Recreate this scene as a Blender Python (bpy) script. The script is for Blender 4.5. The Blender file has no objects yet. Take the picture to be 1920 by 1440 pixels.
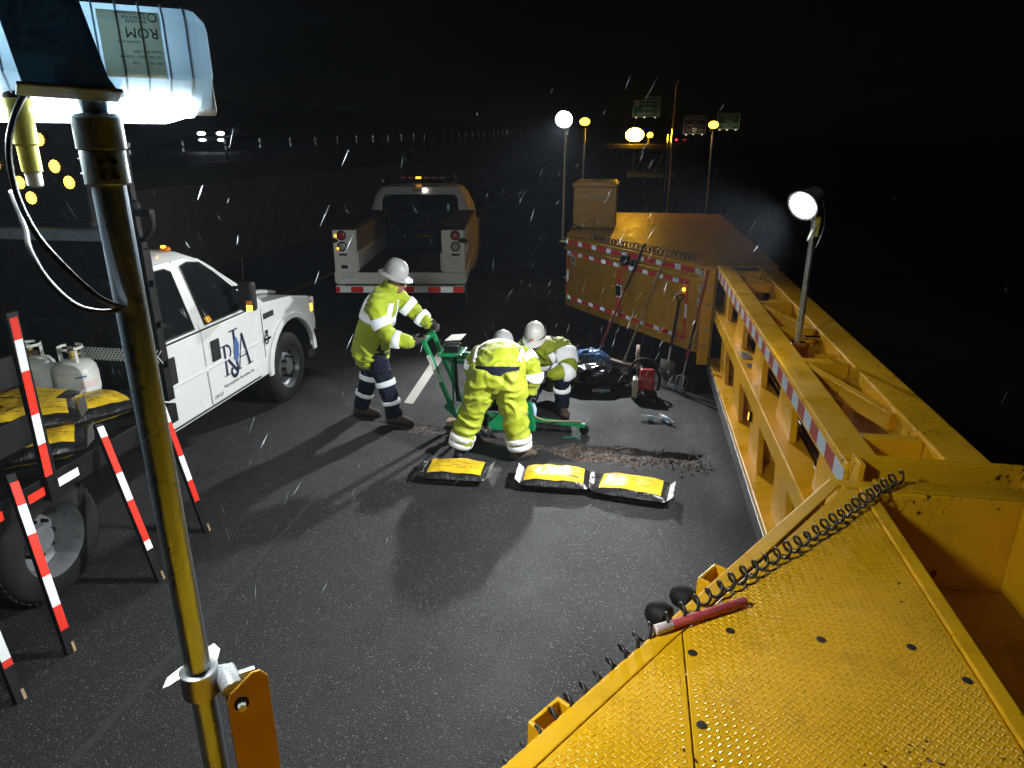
import bpy, bmesh, math, random
from mathutils import Vector, Matrix, noise as mnoise
random.seed(7)
V = Vector
R = math.radians
sc = bpy.context.scene
COL = sc.collection
# ------------------------------------------------------------------ camera
cam_d = bpy.data.cameras.new('camera')
cam = bpy.data.objects.new('camera', cam_d)
COL.objects.link(cam)
cam.location = (0, 0, 2.87)
cam.rotation_euler = (R(90 - 19.329), 0, R(9.680))
cam_d.sensor_width = 36.0
cam_d.lens = 36.0 * 1300 / 1920
cam_d.clip_start = 0.02
cam_d.clip_end = 3000
sc.camera = cam
# ------------------------------------------------------------------ night sky, faint moon
wd = bpy.data.worlds.new('World')
sc.world = wd
wd.use_nodes = True
wn = wd.node_tree.nodes
wl = wd.node_tree.links
wn.clear()
sky_t = wn.new('ShaderNodeTexSky')
sky_t.sky_type = 'NISHITA'
sky_t.sun_disc = False
sky_t.sun_elevation = R(35)
sky_t.sun_rotation = R(200)
bgn = wn.new('ShaderNodeBackground')
bgn.inputs['Strength'].default_value = 0.00012
wout = wn.new('ShaderNodeOutputWorld')
wl.new(sky_t.outputs[0], bgn.inputs[0])
wl.new(bgn.outputs[0], wout.inputs[0])
sun_d = bpy.data.lights.new('moon', 'SUN')
sun_d.energy = 0.003
sun_d.angle = R(0.5)
sun_d.color = (0.8, 0.88, 1.0)
sun_o = bpy.data.objects.new('moon', sun_d)
COL.objects.link(sun_o)
sun_o.rotation_euler = (R(55), 0, R(-20))
# ------------------------------------------------------------------ exposure
sc.view_settings.view_transform = 'Standard'
sc.view_settings.look = 'None'
sc.view_settings.exposure = 0.0
sc.view_settings.gamma = 1.0
sc.view_settings.use_curve_mapping = False
sc.render.engine = 'CYCLES'
cy = sc.cycles
cy.use_denoising = True
cy.max_bounces = 5
cy.diffuse_bounces = 2
cy.glossy_bounces = 2
cy.use_adaptive_sampling = True
cy.adaptive_threshold = 0.03
cy.adaptive_min_samples = 20
cy.transmission_bounces = 4
cy.volume_bounces = 0
cy.sample_clamp_indirect = 4.0
cy.caustics_reflective = False
cy.caustics_refractive = False
# ------------------------------------------------------------------ mesh helpers
def root_of(o):
    while o.parent:
        o = o.parent
    return o

class MB:
    """collects faces; build() links them as one mesh object"""
    def __init__(s):
        s.v = []; s.f = []; s.m = []; s.mi = 0; s.uv = None
    def add(s, vs, fs):
        b = len(s.v)
        s.v += [V(p) for p in vs]
        for f in fs:
            s.f.append([b + i for i in f]); s.m.append(s.mi)
        return s
    def box(s, c, d, M=None):
        c = V(c); x, y, z = d[0] / 2, d[1] / 2, d[2] / 2
        p = [V((a * x, b * y, e * z)) for e in (-1, 1) for b in (-1, 1) for a in (-1, 1)]
        if M is not None: p = [M @ q for q in p]
        return s.add([c + q for q in p], [(0, 2, 3, 1), (4, 5, 7, 6), (0, 1, 5, 4), (2, 6, 7, 3), (0, 4, 6, 2), (1, 3, 7, 5)])
    def bb(s, a, b):
        return s.box([(a[i] + b[i]) / 2 for i in range(3)], [abs(b[i] - a[i]) for i in range(3)])
    def bar(s, p0, p1, w, h, up=(0, 0, 1)):
        p0 = V(p0); p1 = V(p1); d = p1 - p0; L = d.length; d = d.normalized()
        up = V(up); sd = d.cross(up)
        if sd.length < 1e-5: sd = d.cross(V((1, 0, 0)))
        sd.normalize(); u = sd.cross(d).normalized()
        M = Matrix((sd, d, u)).transposed()
        return s.box((p0 + p1) / 2, (w, L, h), M)
    def tube(s, pts, r, n=8, cap=True, closed=False):
        pts = [V(p) for p in pts]; k = len(pts)
        rs = r if isinstance(r, (list, tuple)) else [r] * k
        rings = []; nrm = None
        for i, p in enumerate(pts):
            if closed: t = pts[(i + 1) % k] - pts[i - 1]
            else: t = pts[min(i + 1, k - 1)] - pts[max(i - 1, 0)]
            t.normalize()
            if nrm is None:
                nrm = t.orthogonal().normalized()
            else:
                nrm = nrm - t * nrm.dot(t)
                nrm = nrm.normalized() if nrm.length > 1e-6 else t.orthogonal().normalized()
            b = t.cross(nrm)
            rings.append([p + (nrm * math.cos(a) + b * math.sin(a)) * rs[i] for a in [2 * math.pi * j / n for j in range(n)]])
        return s.loft(rings, cap and not closed, closed)
    def loft(s, rings, cap=True, closed=False):
        n = len(rings[0]); k = len(rings)
        vs = [p for r in rings for p in r]; fs = []
        for i in range(k if closed else k - 1):
            a = i * n; b = ((i + 1) % k) * n
            for j in range(n):
                j2 = (j + 1) % n
                fs.append((a + j, a + j2, b + j2, b + j))
        if cap:
            fs.append(tuple(range(n - 1, -1, -1)))
            fs.append(tuple((k - 1) * n + j for j in range(n)))
        return s.add(vs, fs)
    def cyl(s, p0, p1, r, n=16, r2=None):
        return s.tube([p0, p1], [r, r if r2 is None else r2], n)
    def lathe(s, prof, n=20, M=None, cap=True):
        rings = []
        for (r, z) in prof:
            ring = [V((r * math.cos(2 * math.pi * j / n), r * math.sin(2 * math.pi * j / n), z)) for j in range(n)]
            rings.append([M @ q for q in ring] if M is not None else ring)
        return s.loft(rings, cap)
    def prism(s, poly, d0, d1, fn):
        """polygon (u,v) extruded from w=d0 to w=d1, fn(u,v,w)->xyz"""
        n = len(poly)
        vs = [fn(u, v, d0) for u, v in poly] + [fn(u, v, d1) for u, v in poly]
        fs = [tuple(range(n - 1, -1, -1)), tuple(range(n, 2 * n))]
        fs += [(i, (i + 1) % n, n + (i + 1) % n, n + i) for i in range(n)]
        return s.add(vs, fs)
    def grid(s, nu, nv, fn):
        vs = [fn(i / nu, j / nv) for i in range(nu + 1) for j in range(nv + 1)]
        fs = []
        for i in range(nu):
            for j in range(nv):
                a = i * (nv + 1) + j
                fs.append((a, a + nv + 1, a + nv + 2, a + 1))
        return s.add(vs, fs)
    def ell(s, c, r, n=12, M=None):
        c = V(c); rings = []
        for i in range(n + 1):
            th = math.pi * i / n; st = max(math.sin(th), 0.02)
            ring = []
            for j in range(n * 2):
                a = math.pi * j / n
                q = V((r[0] * st * math.cos(a), r[1] * st * math.sin(a), -r[2] * math.cos(th)))
                if M is not None: q = M @ q
                ring.append(c + q)
            rings.append(ring)
        return s.loft(rings, True)
    def mesh(s, name, mats):
        me = bpy.data.meshes.new(name)
        me.from_pydata([tuple(p) for p in s.v], [], s.f)
        if not isinstance(mats, (list, tuple)): mats = [mats]
        for m in mats: me.materials.append(m)
        if len(mats) > 1: me.polygons.foreach_set('material_index', s.m)
        bm = bmesh.new(); bm.from_mesh(me)
        bmesh.ops.recalc_face_normals(bm, faces=bm.faces[:])
        bm.to_mesh(me); bm.free()
        me.update()
        return me
    def build(s, name, mats, parent=None, smooth=False, bevel=0.0, seg=2, world=False, norecalc=False):
        if world and parent is not None:
            o = root_of(parent).location
            s.v = [p - o for p in s.v]
        me = s.mesh(name, mats)
        return link(name, me, parent, smooth, bevel, seg)

def link(name, me, parent=None, smooth=False, bevel=0.0, seg=2):
    ob = bpy.data.objects.new(name, me)
    COL.objects.link(ob)
    if parent is not None: ob.parent = parent
    if smooth:
        me.polygons.foreach_set('use_smooth', [True] * len(me.polygons))
    if bevel > 0:
        b = ob.modifiers.new('bevel', 'BEVEL'); b.width = bevel; b.segments = seg; b.limit_method = 'ANGLE'; b.angle_limit = R(38)
        b.harden_normals = False
    if smooth == 'auto':
        try:
            me.set_sharp_from_angle(angle=R(38))
        except Exception:
            pass
    return ob

def tag(o, label, cat, group=None, kind=None):
    o['label'] = label; o['category'] = cat
    if group: o['group'] = group
    if kind: o['kind'] = kind
    return o
def thing(name, label, cat, loc=(0, 0, 0), rz=0.0, group=None):
    o = bpy.data.objects.new(name, None); COL.objects.link(o)
    o.empty_display_size = 0.1
    o.location = loc; o.rotation_euler = (0, 0, rz)
    return tag(o, label, cat, group)
def struct(o):
    o['kind'] = 'structure'; return o
def stuff(o):
    o['kind'] = 'stuff'; return o
def copy_tree(o, parent=None):
    c = o.copy(); COL.objects.link(c); c.parent = parent
    for ch in list(o.children): copy_tree(ch, c)
    return c
PL = {}
def to_local(M, parent):
    ch = []; p = parent
    while p is not None: ch.append(p); p = p.parent
    W = Matrix.Identity(4)
    for p in reversed(ch): W = W @ (Matrix.Translation(p.location) if p.parent is None else p.matrix_basis)
    return W.inverted() @ M
def axes(c, u, v):
    u = V(u).normalized(); v = V(v); n = u.cross(v).normalized(); v = n.cross(u)
    M = Matrix((u, v, n)).transposed().to_4x4(); M.translation = V(c)
    return M
def plate(name, c, u, v, w, h, t, mat, parent, bevel=0.0):
    """thin plate w x h x t centred at world point c, axes u (right) v (up); mesh data shared by size"""
    k = (name, round(w, 4), round(h, 4), round(t, 4), mat.name)
    if k not in PL:
        PL[k] = MB().box((0, 0, 0), (w, h, t)).mesh(name, mat)
    o = link(name, PL[k], parent, False, bevel)
    o.matrix_basis = to_local(axes(V(c), u, v), parent)
    return o
def shared(name, key, fn, M, parent, mats, smooth=False):
    """shared mesh made once by fn(MB), placed with world matrix M"""
    if key not in PL:
        m = MB(); fn(m); PL[key] = m.mesh(name, mats)
    o = link(name, PL[key], parent, smooth)
    o.matrix_basis = to_local(M, parent)
    return o
def text(name, s, size, c, u, v, mat, parent=None, align='CENTER', sx=1.0, shear=0.0, ext=0.0006):
    cu = bpy.data.curves.new(name, 'FONT')
    cu.body = s; cu.size = size; cu.align_x = align; cu.align_y = 'CENTER'; cu.extrude = ext; cu.shear = shear
    cu.resolution_u = 3
    tmp = bpy.data.objects.new(name + '_t', cu); COL.objects.link(tmp)
    dg = bpy.context.evaluated_depsgraph_get(); dg.update()
    me = bpy.data.meshes.new_from_object(tmp.evaluated_get(dg))
    bpy.data.objects.remove(tmp); 
    me.materials.clear(); me.materials.append(mat)
    if sx != 1.0:
        for vv in me.vertices: vv.co.x *= sx
    o = link(name, me, parent)
    o.matrix_basis = to_local(axes(V(c), u, v), parent)
    return o
def catmull(pts, n):
    pts = [V(p) for p in pts]; out = []
    k = len(pts)
    for i in range(k - 1):
        p0 = pts[max(i - 1, 0)]; p1 = pts[i]; p2 = pts[i + 1]; p3 = pts[min(i + 2, k - 1)]
        for j in range(n):
            t = j / n
            out.append(0.5 * ((2 * p1) + (p2 - p0) * t + (2 * p0 - 5 * p1 + 4 * p2 - p3) * t * t + (3 * p1 - p0 - 3 * p2 + p3) * t ** 3))
    out.append(pts[-1]); return out
# ------------------------------------------------------------------ materials
def mat(name, col, rough=0.5, metal=0.0, var=0.12, scale=6.0, bump=0.0, bscale=80.0, coat=0.0, spec=0.5,
        dirt=None, dscale=3.0, dlo=0.55, dhi=0.7, rvar=0.12, sheen=0.0, trans=0.0, alpha=1.0, stretch=None, damt=0.8):
    m = bpy.data.materials.new(name); m.use_nodes = True
    nt = m.node_tree; N = nt.nodes; L = nt.links
    b = N['Principled BSDF']
    tc = N.new('ShaderNodeTexCoord')
    src = tc.outputs['Object']
    if stretch:
        mp = N.new('ShaderNodeMapping'); mp.inputs['Scale'].default_value = stretch
        L.new(src, mp.inputs[0]); src = mp.outputs[0]
    nz = N.new('ShaderNodeTexNoise'); nz.inputs['Scale'].default_value = scale; nz.inputs['Detail'].default_value = 6
    nz.inputs['Roughness'].default_value = 0.62
    L.new(src, nz.inputs['Vector'])
    mr = N.new('ShaderNodeMapRange'); mr.inputs['From Min'].default_value = 0.3; mr.inputs['From Max'].default_value = 0.7
    mr.inputs['To Min'].default_value = 1 - var; mr.inputs['To Max'].default_value = 1 + var
    L.new(nz.outputs['Fac'], mr.inputs['Value'])
    mx = N.new('ShaderNodeVectorMath'); mx.operation = 'SCALE'
    mx.inputs[0].default_value = col[:3]
    L.new(mr.outputs[0], mx.inputs['Scale'])
    cout = mx.outputs[0]
    if dirt:
        nd = N.new('ShaderNodeTexNoise'); nd.inputs['Scale'].default_value = dscale; nd.inputs['Detail'].default_value = 9
        nd.inputs['Roughness'].default_value = 0.7
        L.new(src, nd.inputs['Vector'])
        md = N.new('ShaderNodeMapRange'); md.inputs['From Min'].default_value = dlo; md.inputs['From Max'].default_value = dhi
        md.inputs['To Max'].default_value = damt
        L.new(nd.outputs['Fac'], md.inputs['Value'])
        mi = N.new('ShaderNodeMix'); mi.data_type = 'RGBA'
        L.new(md.outputs[0], mi.inputs['Factor']); L.new(cout, mi.inputs['A']); mi.inputs['B'].default_value = (*dirt, 1)
        cout = mi.outputs['Result']
    L.new(cout, b.inputs['Base Color'])
    rr = N.new('ShaderNodeMapRange'); rr.inputs['From Min'].default_value = 0.3; rr.inputs['From Max'].default_value = 0.7
    rr.inputs['To Min'].default_value = max(0.02, rough - rvar); rr.inputs['To Max'].default_value = min(1, rough + rvar)
    L.new(nz.outputs['Fac'], rr.inputs['Value']); L.new(rr.outputs[0], b.inputs['Roughness'])
    b.inputs['Metallic'].default_value = metal
    b.inputs['Specular IOR Level'].default_value = spec
    b.inputs['Coat Weight'].default_value = coat
    b.inputs['Coat Roughness'].default_value = 0.08
    b.inputs['Sheen Weight'].default_value = sheen
    b.inputs['Transmission Weight'].default_value = trans
    b.inputs['Alpha'].default_value = alpha
    if bump > 0:
        nb = N.new('ShaderNodeTexNoise'); nb.inputs['Scale'].default_value = bscale; nb.inputs['Detail'].default_value = 4
        L.new(src, nb.inputs['Vector'])
        bp = N.new('ShaderNodeBump'); bp.inputs['Strength'].default_value = bump; bp.inputs['Distance'].default_value = 0.01
        L.new(nb.outputs['Fac'], bp.inputs['Height']); L.new(bp.outputs[0], b.inputs['Normal'])
    return m
def glow(name, col, strength):
    m = bpy.data.materials.new(name); m.use_nodes = True
    nt = m.node_tree; nt.nodes.clear()
    e = nt.nodes.new('ShaderNodeEmission'); e.inputs[0].default_value = (*col, 1); e.inputs[1].default_value = strength
    o = nt.nodes.new('ShaderNodeOutputMaterial'); nt.links.new(e.outputs[0], o.inputs[0])
    return m
M_ = {}
def yellowmat():
    m = mat('trailer_yellow_paint', (0.84, 0.425, 0.006), 0.34, var=0.08, scale=3.5, dirt=(0.30, 0.145, 0.02), dscale=5, dlo=0.52, dhi=0.80, bump=0.05, bscale=26, damt=0.5, rvar=0.16)
    nt = m.node_tree; N = nt.nodes; L = nt.links; b = N['Principled BSDF']
    src = b.inputs['Base Color'].links[0].from_socket
    tc = N.new('ShaderNodeTexCoord')
    n1 = N.new('ShaderNodeTexNoise'); n1.inputs['Scale'].default_value = 46; n1.inputs['Detail'].default_value = 3; L.new(tc.outputs['Object'], n1.inputs['Vector'])
    n2 = N.new('ShaderNodeTexNoise'); n2.inputs['Scale'].default_value = 2.2; n2.inputs['Detail'].default_value = 4; L.new(tc.outputs['Object'], n2.inputs['Vector'])
    mu = N.new('ShaderNodeMath'); mu.operation = 'MULTIPLY'; L.new(n1.outputs['Fac'], mu.inputs[0]); L.new(n2.outputs['Fac'], mu.inputs[1])
    r = N.new('ShaderNodeMapRange'); r.inputs['From Min'].default_value = 0.385; r.inputs['From Max'].default_value = 0.41; L.new(mu.outputs[0], r.inputs['Value'])
    mx = N.new('ShaderNodeMix'); mx.data_type = 'RGBA'; L.new(r.outputs[0], mx.inputs['Factor']); L.new(src, mx.inputs['A']); mx.inputs['B'].default_value = (0.07, 0.03, 0.012, 1)
    L.new(mx.outputs['Result'], b.inputs['Base Color'])
    return m
M_['yellow'] = yellowmat()
M_['yellowtray'] = mat('worn_and_shade_yellow_paint', (0.50, 0.25, 0.015), 0.5, var=0.18, scale=4, dirt=(0.13, 0.045, 0.012), dscale=2.6, dlo=0.5, dhi=0.68, bump=0.03, damt=0.75)  # worn tray paint; on the stanchion its darker tone stands in for shade
M_['asph_edge'] = mat('dark_seam', (0.02, 0.014, 0.006), 0.8)
M_['galv'] = mat('galvanised_steel', (0.42, 0.43, 0.44), 0.38, metal=0.9, var=0.2, scale=14, dirt=(0.2, 0.15, 0.1), dscale=9)
M_['steel'] = mat('brushed_steel_mast', (0.42, 0.53, 0.64), 0.28, metal=0.8, var=0.03, scale=5, rvar=0.03)
M_['zinc'] = mat('bright_zinc', (0.60, 0.62, 0.64), 0.3, metal=0.35, var=0.08)
M_['chrome'] = mat('bright_metal', (0.75, 0.75, 0.76), 0.12, metal=1.0, var=0.08)
M_['black'] = mat('black_paint', (0.005, 0.005, 0.0055), 0.6, var=0.25, scale=10, spec=0.2)
M_['blackmatte'] = mat('black_matte_plastic', (0.008, 0.008, 0.009), 0.7, var=0.25, bump=0.05, spec=0.3)
M_['rubber'] = mat('tyre_rubber', (0.009, 0.009, 0.0095), 0.8, var=0.25, scale=12, spec=0.3, dirt=(0.03, 0.028, 0.026), dscale=6, bump=0.08, bscale=60)
M_['cable'] = mat('black_cable', (0.018, 0.017, 0.017), 0.42, var=0.2)
M_['white'] = mat('white_truck_paint', (0.66, 0.68, 0.66), 0.26, var=0.03, scale=2, coat=0.6, rvar=0.03, bump=0.003, bscale=5)
M_['cream'] = mat('dirty_white_body', (0.80, 0.79, 0.73), 0.4, var=0.06, coat=0.2, dirt=(0.34, 0.29, 0.22), dscale=3, dlo=0.58, dhi=0.85)
M_['glass'] = mat('dark_window_glass', (0.006, 0.008, 0.008), 0.05, var=0.1, spec=0.7, rvar=0.02)
M_['redtape'] = mat('red_reflective_tape', (0.70, 0.025, 0.012), 0.35, var=0.1, scale=30, sheen=0.3, bump=0.02, bscale=300)
M_['whitetape'] = mat('white_reflective_tape', (0.86, 0.88, 0.90), 0.35, var=0.05, scale=30, sheen=0.4, bump=0.02, bscale=300)
M_['dullred'] = mat('worn_red_reflective_tape', (0.42, 0.05, 0.045), 0.5, var=0.15, scale=20)
M_['dullwhite'] = mat('worn_white_reflective_tape', (0.55, 0.62, 0.72), 0.4, var=0.1, scale=20)
M_['silver'] = mat('silver_reflective_band', (0.90, 0.93, 0.95), 0.4, var=0.04, scale=30, sheen=0.4, bump=0.03, bscale=200)
M_['hivis'] = mat('lime_jacket_cloth', (0.36, 0.44, 0.012), 0.75, var=0.14, scale=9, bump=0.55, bscale=24, sheen=0.15, rvar=0.05, dirt=(0.16, 0.17, 0.03), dscale=5, dlo=0.58, dhi=0.8, damt=0.35)
M_['hivis2'] = mat('lime_rain_trousers', (0.33, 0.385, 0.010), 0.62, var=0.14, scale=9, bump=0.6, bscale=17, sheen=0.15, rvar=0.08, dirt=(0.20, 0.2, 0.04), dscale=6, dlo=0.56, dhi=0.8, damt=0.35)
M_['navy'] = mat('navy_trouser_cloth', (0.006, 0.009, 0.022), 0.85, var=0.3, scale=8, bump=0.3, bscale=30, spec=0.25)
M_['glove'] = mat('dark_work_glove', (0.045, 0.043, 0.04), 0.85, var=0.3, scale=25, bump=0.2)
M_['skin'] = mat('skin', (0.30, 0.15, 0.095), 0.55, var=0.12, scale=20)
M_['boot'] = mat('brown_work_boot', (0.085, 0.055, 0.032), 0.8, var=0.3, scale=15, bump=0.2)
M_['bootdark'] = mat('dark_work_boot', (0.03, 0.03, 0.032), 0.8, var=0.3, scale=15, bump=0.2)
M_['hatgrey'] = mat('grey_hard_hat_shell', (0.36, 0.36, 0.35), 0.42, var=0.08, dirt=(0.15, 0.14, 0.12), dscale=14)
M_['hatwhite'] = mat('white_hard_hat_shell', (0.80, 0.79, 0.74), 0.38, var=0.05, dirt=(0.35, 0.32, 0.26), dscale=12, dlo=0.6, dhi=0.85)
M_['green'] = mat('green_machine_paint', (0.006, 0.20, 0.065), 0.4, var=0.15, dirt=(0.05, 0.05, 0.04), dscale=9, dlo=0.58, dhi=0.75)
M_['bagblack'] = mat('black_bag_plastic', (0.014, 0.013, 0.013), 0.32, var=0.3, scale=14, bump=0.7, bscale=26)
M_['trash'] = mat('black_bin_liner_plastic', (0.008, 0.008, 0.009), 0.16, var=0.2, bump=0.5, bscale=14, rvar=0.05)
M_['bagyellow'] = mat('yellow_bag_print', (0.72, 0.47, 0.02), 0.34, var=0.12, scale=18, bump=0.3, bscale=22)
M_['bagwhite'] = mat('white_bag_film', (0.75, 0.74, 0.70), 0.4, var=0.1, bump=0.3, bscale=40)
M_['ink'] = mat('dark_print', (0.02, 0.018, 0.016), 0.5)
M_['inkred'] = mat('red_print', (0.45, 0.03, 0.02), 0.5)
M_['logo'] = mat('navy_logo_vinyl', (0.010, 0.016, 0.05), 0.35)
M_['logoblue'] = mat('blue_logo_vinyl', (0.06, 0.12, 0.30), 0.35)
M_['tank'] = mat('gas_bottle_paint', (0.60, 0.62, 0.56), 0.45, var=0.08, dirt=(0.25, 0.22, 0.16), dscale=8, dlo=0.57, dhi=0.8)
M_['wood'] = mat('worn_wood', (0.33, 0.23, 0.12), 0.7, var=0.3, scale=5, stretch=(14, 14, 1.2))
M_['woodpink'] = mat('worn_broom_block', (0.42, 0.28, 0.22), 0.7, var=0.25, scale=20)
M_['red'] = mat('red_machine_plastic', (0.42, 0.018, 0.014), 0.4, var=0.15, dirt=(0.07, 0.05, 0.05), dscale=10)
M_['redhandle'] = mat('red_fibreglass_handle', (0.28, 0.014, 0.02), 0.45, var=0.2)
M_['pinkflare'] = mat('faded_red_flare_paper', (0.55, 0.075, 0.085), 0.6, var=0.25, scale=25, dirt=(0.65, 0.32, 0.30), dscale=30)
M_['cap'] = mat('white_flare_cap', (0.75, 0.60, 0.58), 0.5, var=0.08)
M_['lamphouse'] = mat('floodlight_housing_paint', (0.55, 0.60, 0.62), 0.34, var=0.06, dirt=(0.3, 0.3, 0.28), dscale=10, bump=0.02)
M_['bracket'] = mat('floodlight_bracket_zinc', (0.26, 0.33, 0.37), 0.4, metal=0.4, var=0.15, scale=7, dirt=(0.08, 0.09, 0.09), dscale=9)
M_['label'] = mat('rating_label_film', (0.70, 0.71, 0.66), 0.5, var=0.04)
M_['connector'] = mat('yellow_plug_body', (0.42, 0.37, 0.05), 0.5, var=0.2, dirt=(0.12, 0.1, 0.04), dscale=14)
M_['connwhite'] = mat('grey_plug_boot', (0.55, 0.55, 0.5), 0.6)
M_['tapewhite'] = mat('peeling_white_tape', (0.62, 0.58, 0.48), 0.7, var=0.15)
M_['concrete'] = mat('grey_concrete', (0.095, 0.095, 0.092), 0.9, var=0.25, scale=3, bump=0.2, dirt=(0.08, 0.075, 0.065), dscale=1.2)
M_['grass'] = mat('dark_verge_grass', (0.03, 0.04, 0.015), 0.95, var=0.4, scale=2, bump=0.5)
M_['orange'] = mat('amber_lens_plastic', (0.6, 0.16, 0.01), 0.25)
M_['signgreen'] = mat('sign_green_sheet', (0.012, 0.10, 0.045), 0.5, var=0.08)
M_['signbrown'] = mat('sign_brown_sheet', (0.07, 0.035, 0.05), 0.5, var=0.08)
M_['signwhite'] = mat('sign_white_sheet', (0.75, 0.75, 0.68), 0.5)
M_['blueplastic'] = mat('blue_shrink_wrap', (0.06, 0.14, 0.34), 0.2, var=0.5, scale=16, bump=0.8, bscale=22, dirt=(0.4, 0.48, 0.58), dscale=20, dlo=0.52, dhi=0.66)
M_['bottle'] = mat('clear_bottle_plastic', (0.75, 0.8, 0.85), 0.12, var=0.1, scale=30, bump=0.7, bscale=40, alpha=0.42)
M_['bottlelabel'] = mat('pale_blue_bottle_label', (0.35, 0.5, 0.68), 0.5, var=0.2)
M_['hose'] = mat('tan_hose', (0.35, 0.24, 0.14), 0.5)
M_['sleet'] = mat('wet_sleet', (0.50, 0.53, 0.56), 0.35, var=0.02)
M_['brass'] = mat('brass', (0.45, 0.33, 0.12), 0.4, metal=0.8)
M_['lens_red'] = mat('red_lens', (0.45, 0.01, 0.012), 0.15, coat=0.8)
M_['lens_clear'] = mat('clear_lens', (0.45, 0.43, 0.38), 0.15, coat=0.8)
# light sources
M_['flood'] = glow('floodlight_glow', (0.88, 0.98, 1.0), 330.0)
M_['floodlip'] = glow('floodlight_glass_glow', (0.85, 0.95, 1.0), 16.0)
M_['flood_r'] = glow('pole_floodlight_glow', (0.93, 0.98, 1.0), 40.0)
M_['flood_l'] = glow('far_floodlight_glow', (0.93, 0.97, 1.0), 40.0)
M_['amber'] = glow('amber_lamp_glow', (1.0, 0.50, 0.02), 9.0)
M_['amberled'] = glow('amber_led_glow', (1.0, 0.55, 0.06), 9.0)
M_['beacon'] = glow('amber_beacon_glow', (1.0, 0.50, 0.02), 120.0)
M_['amberfar'] = glow('amber_warning_glow', (1.0, 0.5, 0.02), 16.0)
M_['head'] = glow('headlight_glow', (0.92, 0.97, 1.0), 12.0)
M_['tail'] = glow('tail_light_glow', (1.0, 0.04, 0.05), 3.0)
M_['cargo'] = glow('cargo_lamp_glow', (1.0, 0.95, 0.85), 6.0)
M_['signlamp'] = glow('sign_lamp_glow', (1.0, 0.85, 0.55), 14.0)
M_['markerlamp'] = glow('marker_lamp_glow', (1.0, 0.42, 0.03), 5.0)
# ------------------------------------------------------------------ retroreflective sheeting: highlight put in by a fixed normal between lamp and camera
def retro(name, col, d, rough=0.45, fac=0.5):
    m = mat(name, col, 0.4, var=0.06, scale=30)
    nt = m.node_tree; N = nt.nodes; L = nt.links
    b = N['Principled BSDF']
    g = N.new('ShaderNodeBsdfPrincipled'); g.inputs['Metallic'].default_value = 1.0; g.inputs['Roughness'].default_value = rough
    g.inputs['Base Color'].default_value = (*col, 1)
    cx = N.new('ShaderNodeCombineXYZ')
    dd = V(d).normalized()
    for i in range(3): cx.inputs[i].default_value = dd[i]
    L.new(cx.outputs[0], g.inputs['Normal'])
    mx = N.new('ShaderNodeMixShader'); mx.inputs[0].default_value = fac
    L.new(b.outputs[0], mx.inputs[1]); L.new(g.outputs[0], mx.inputs[2])
    L.new(mx.outputs[0], N['Material Output'].inputs[0])
    return m
DA = (0.62, -0.61, 0.49); DB = (0.20, -0.94, 0.27); DC = (0.55, -0.83, 0.02); DD = (0.0, -0.98, 0.2)
M_['r_red_a'] = retro('red_prism_tape_truck', (0.80, 0.035, 0.018), DA)
M_['r_white_a'] = retro('white_prism_tape_truck', (0.92, 0.95, 0.97), DA)
M_['r_red_b'] = retro('red_prism_tape', (0.75, 0.03, 0.018), DB)
M_['r_white_b'] = retro('white_prism_tape', (0.92, 0.95, 0.97), DB)
M_['r_silver'] = retro('silver_garment_band', (0.92, 0.95, 0.97), DB, 0.5, 0.5)
RP = [retro('white_delineator_sheet', (0.92, 0.95, 0.95), dv_, 0.25, 0.9) for dv_ in ((.59, -.81, .02), (.47, -.88, .02), (.34, -.94, .01), (.2, -.98, .01))]
M_['r_red_d'] = retro('red_prism_tape_trailer', (0.55, 0.03, 0.03), DD, 0.4, 0.35)
M_['r_white_d'] = retro('white_prism_tape_trailer', (0.62, 0.72, 0.90), DD, 0.4, 0.5)
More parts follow.
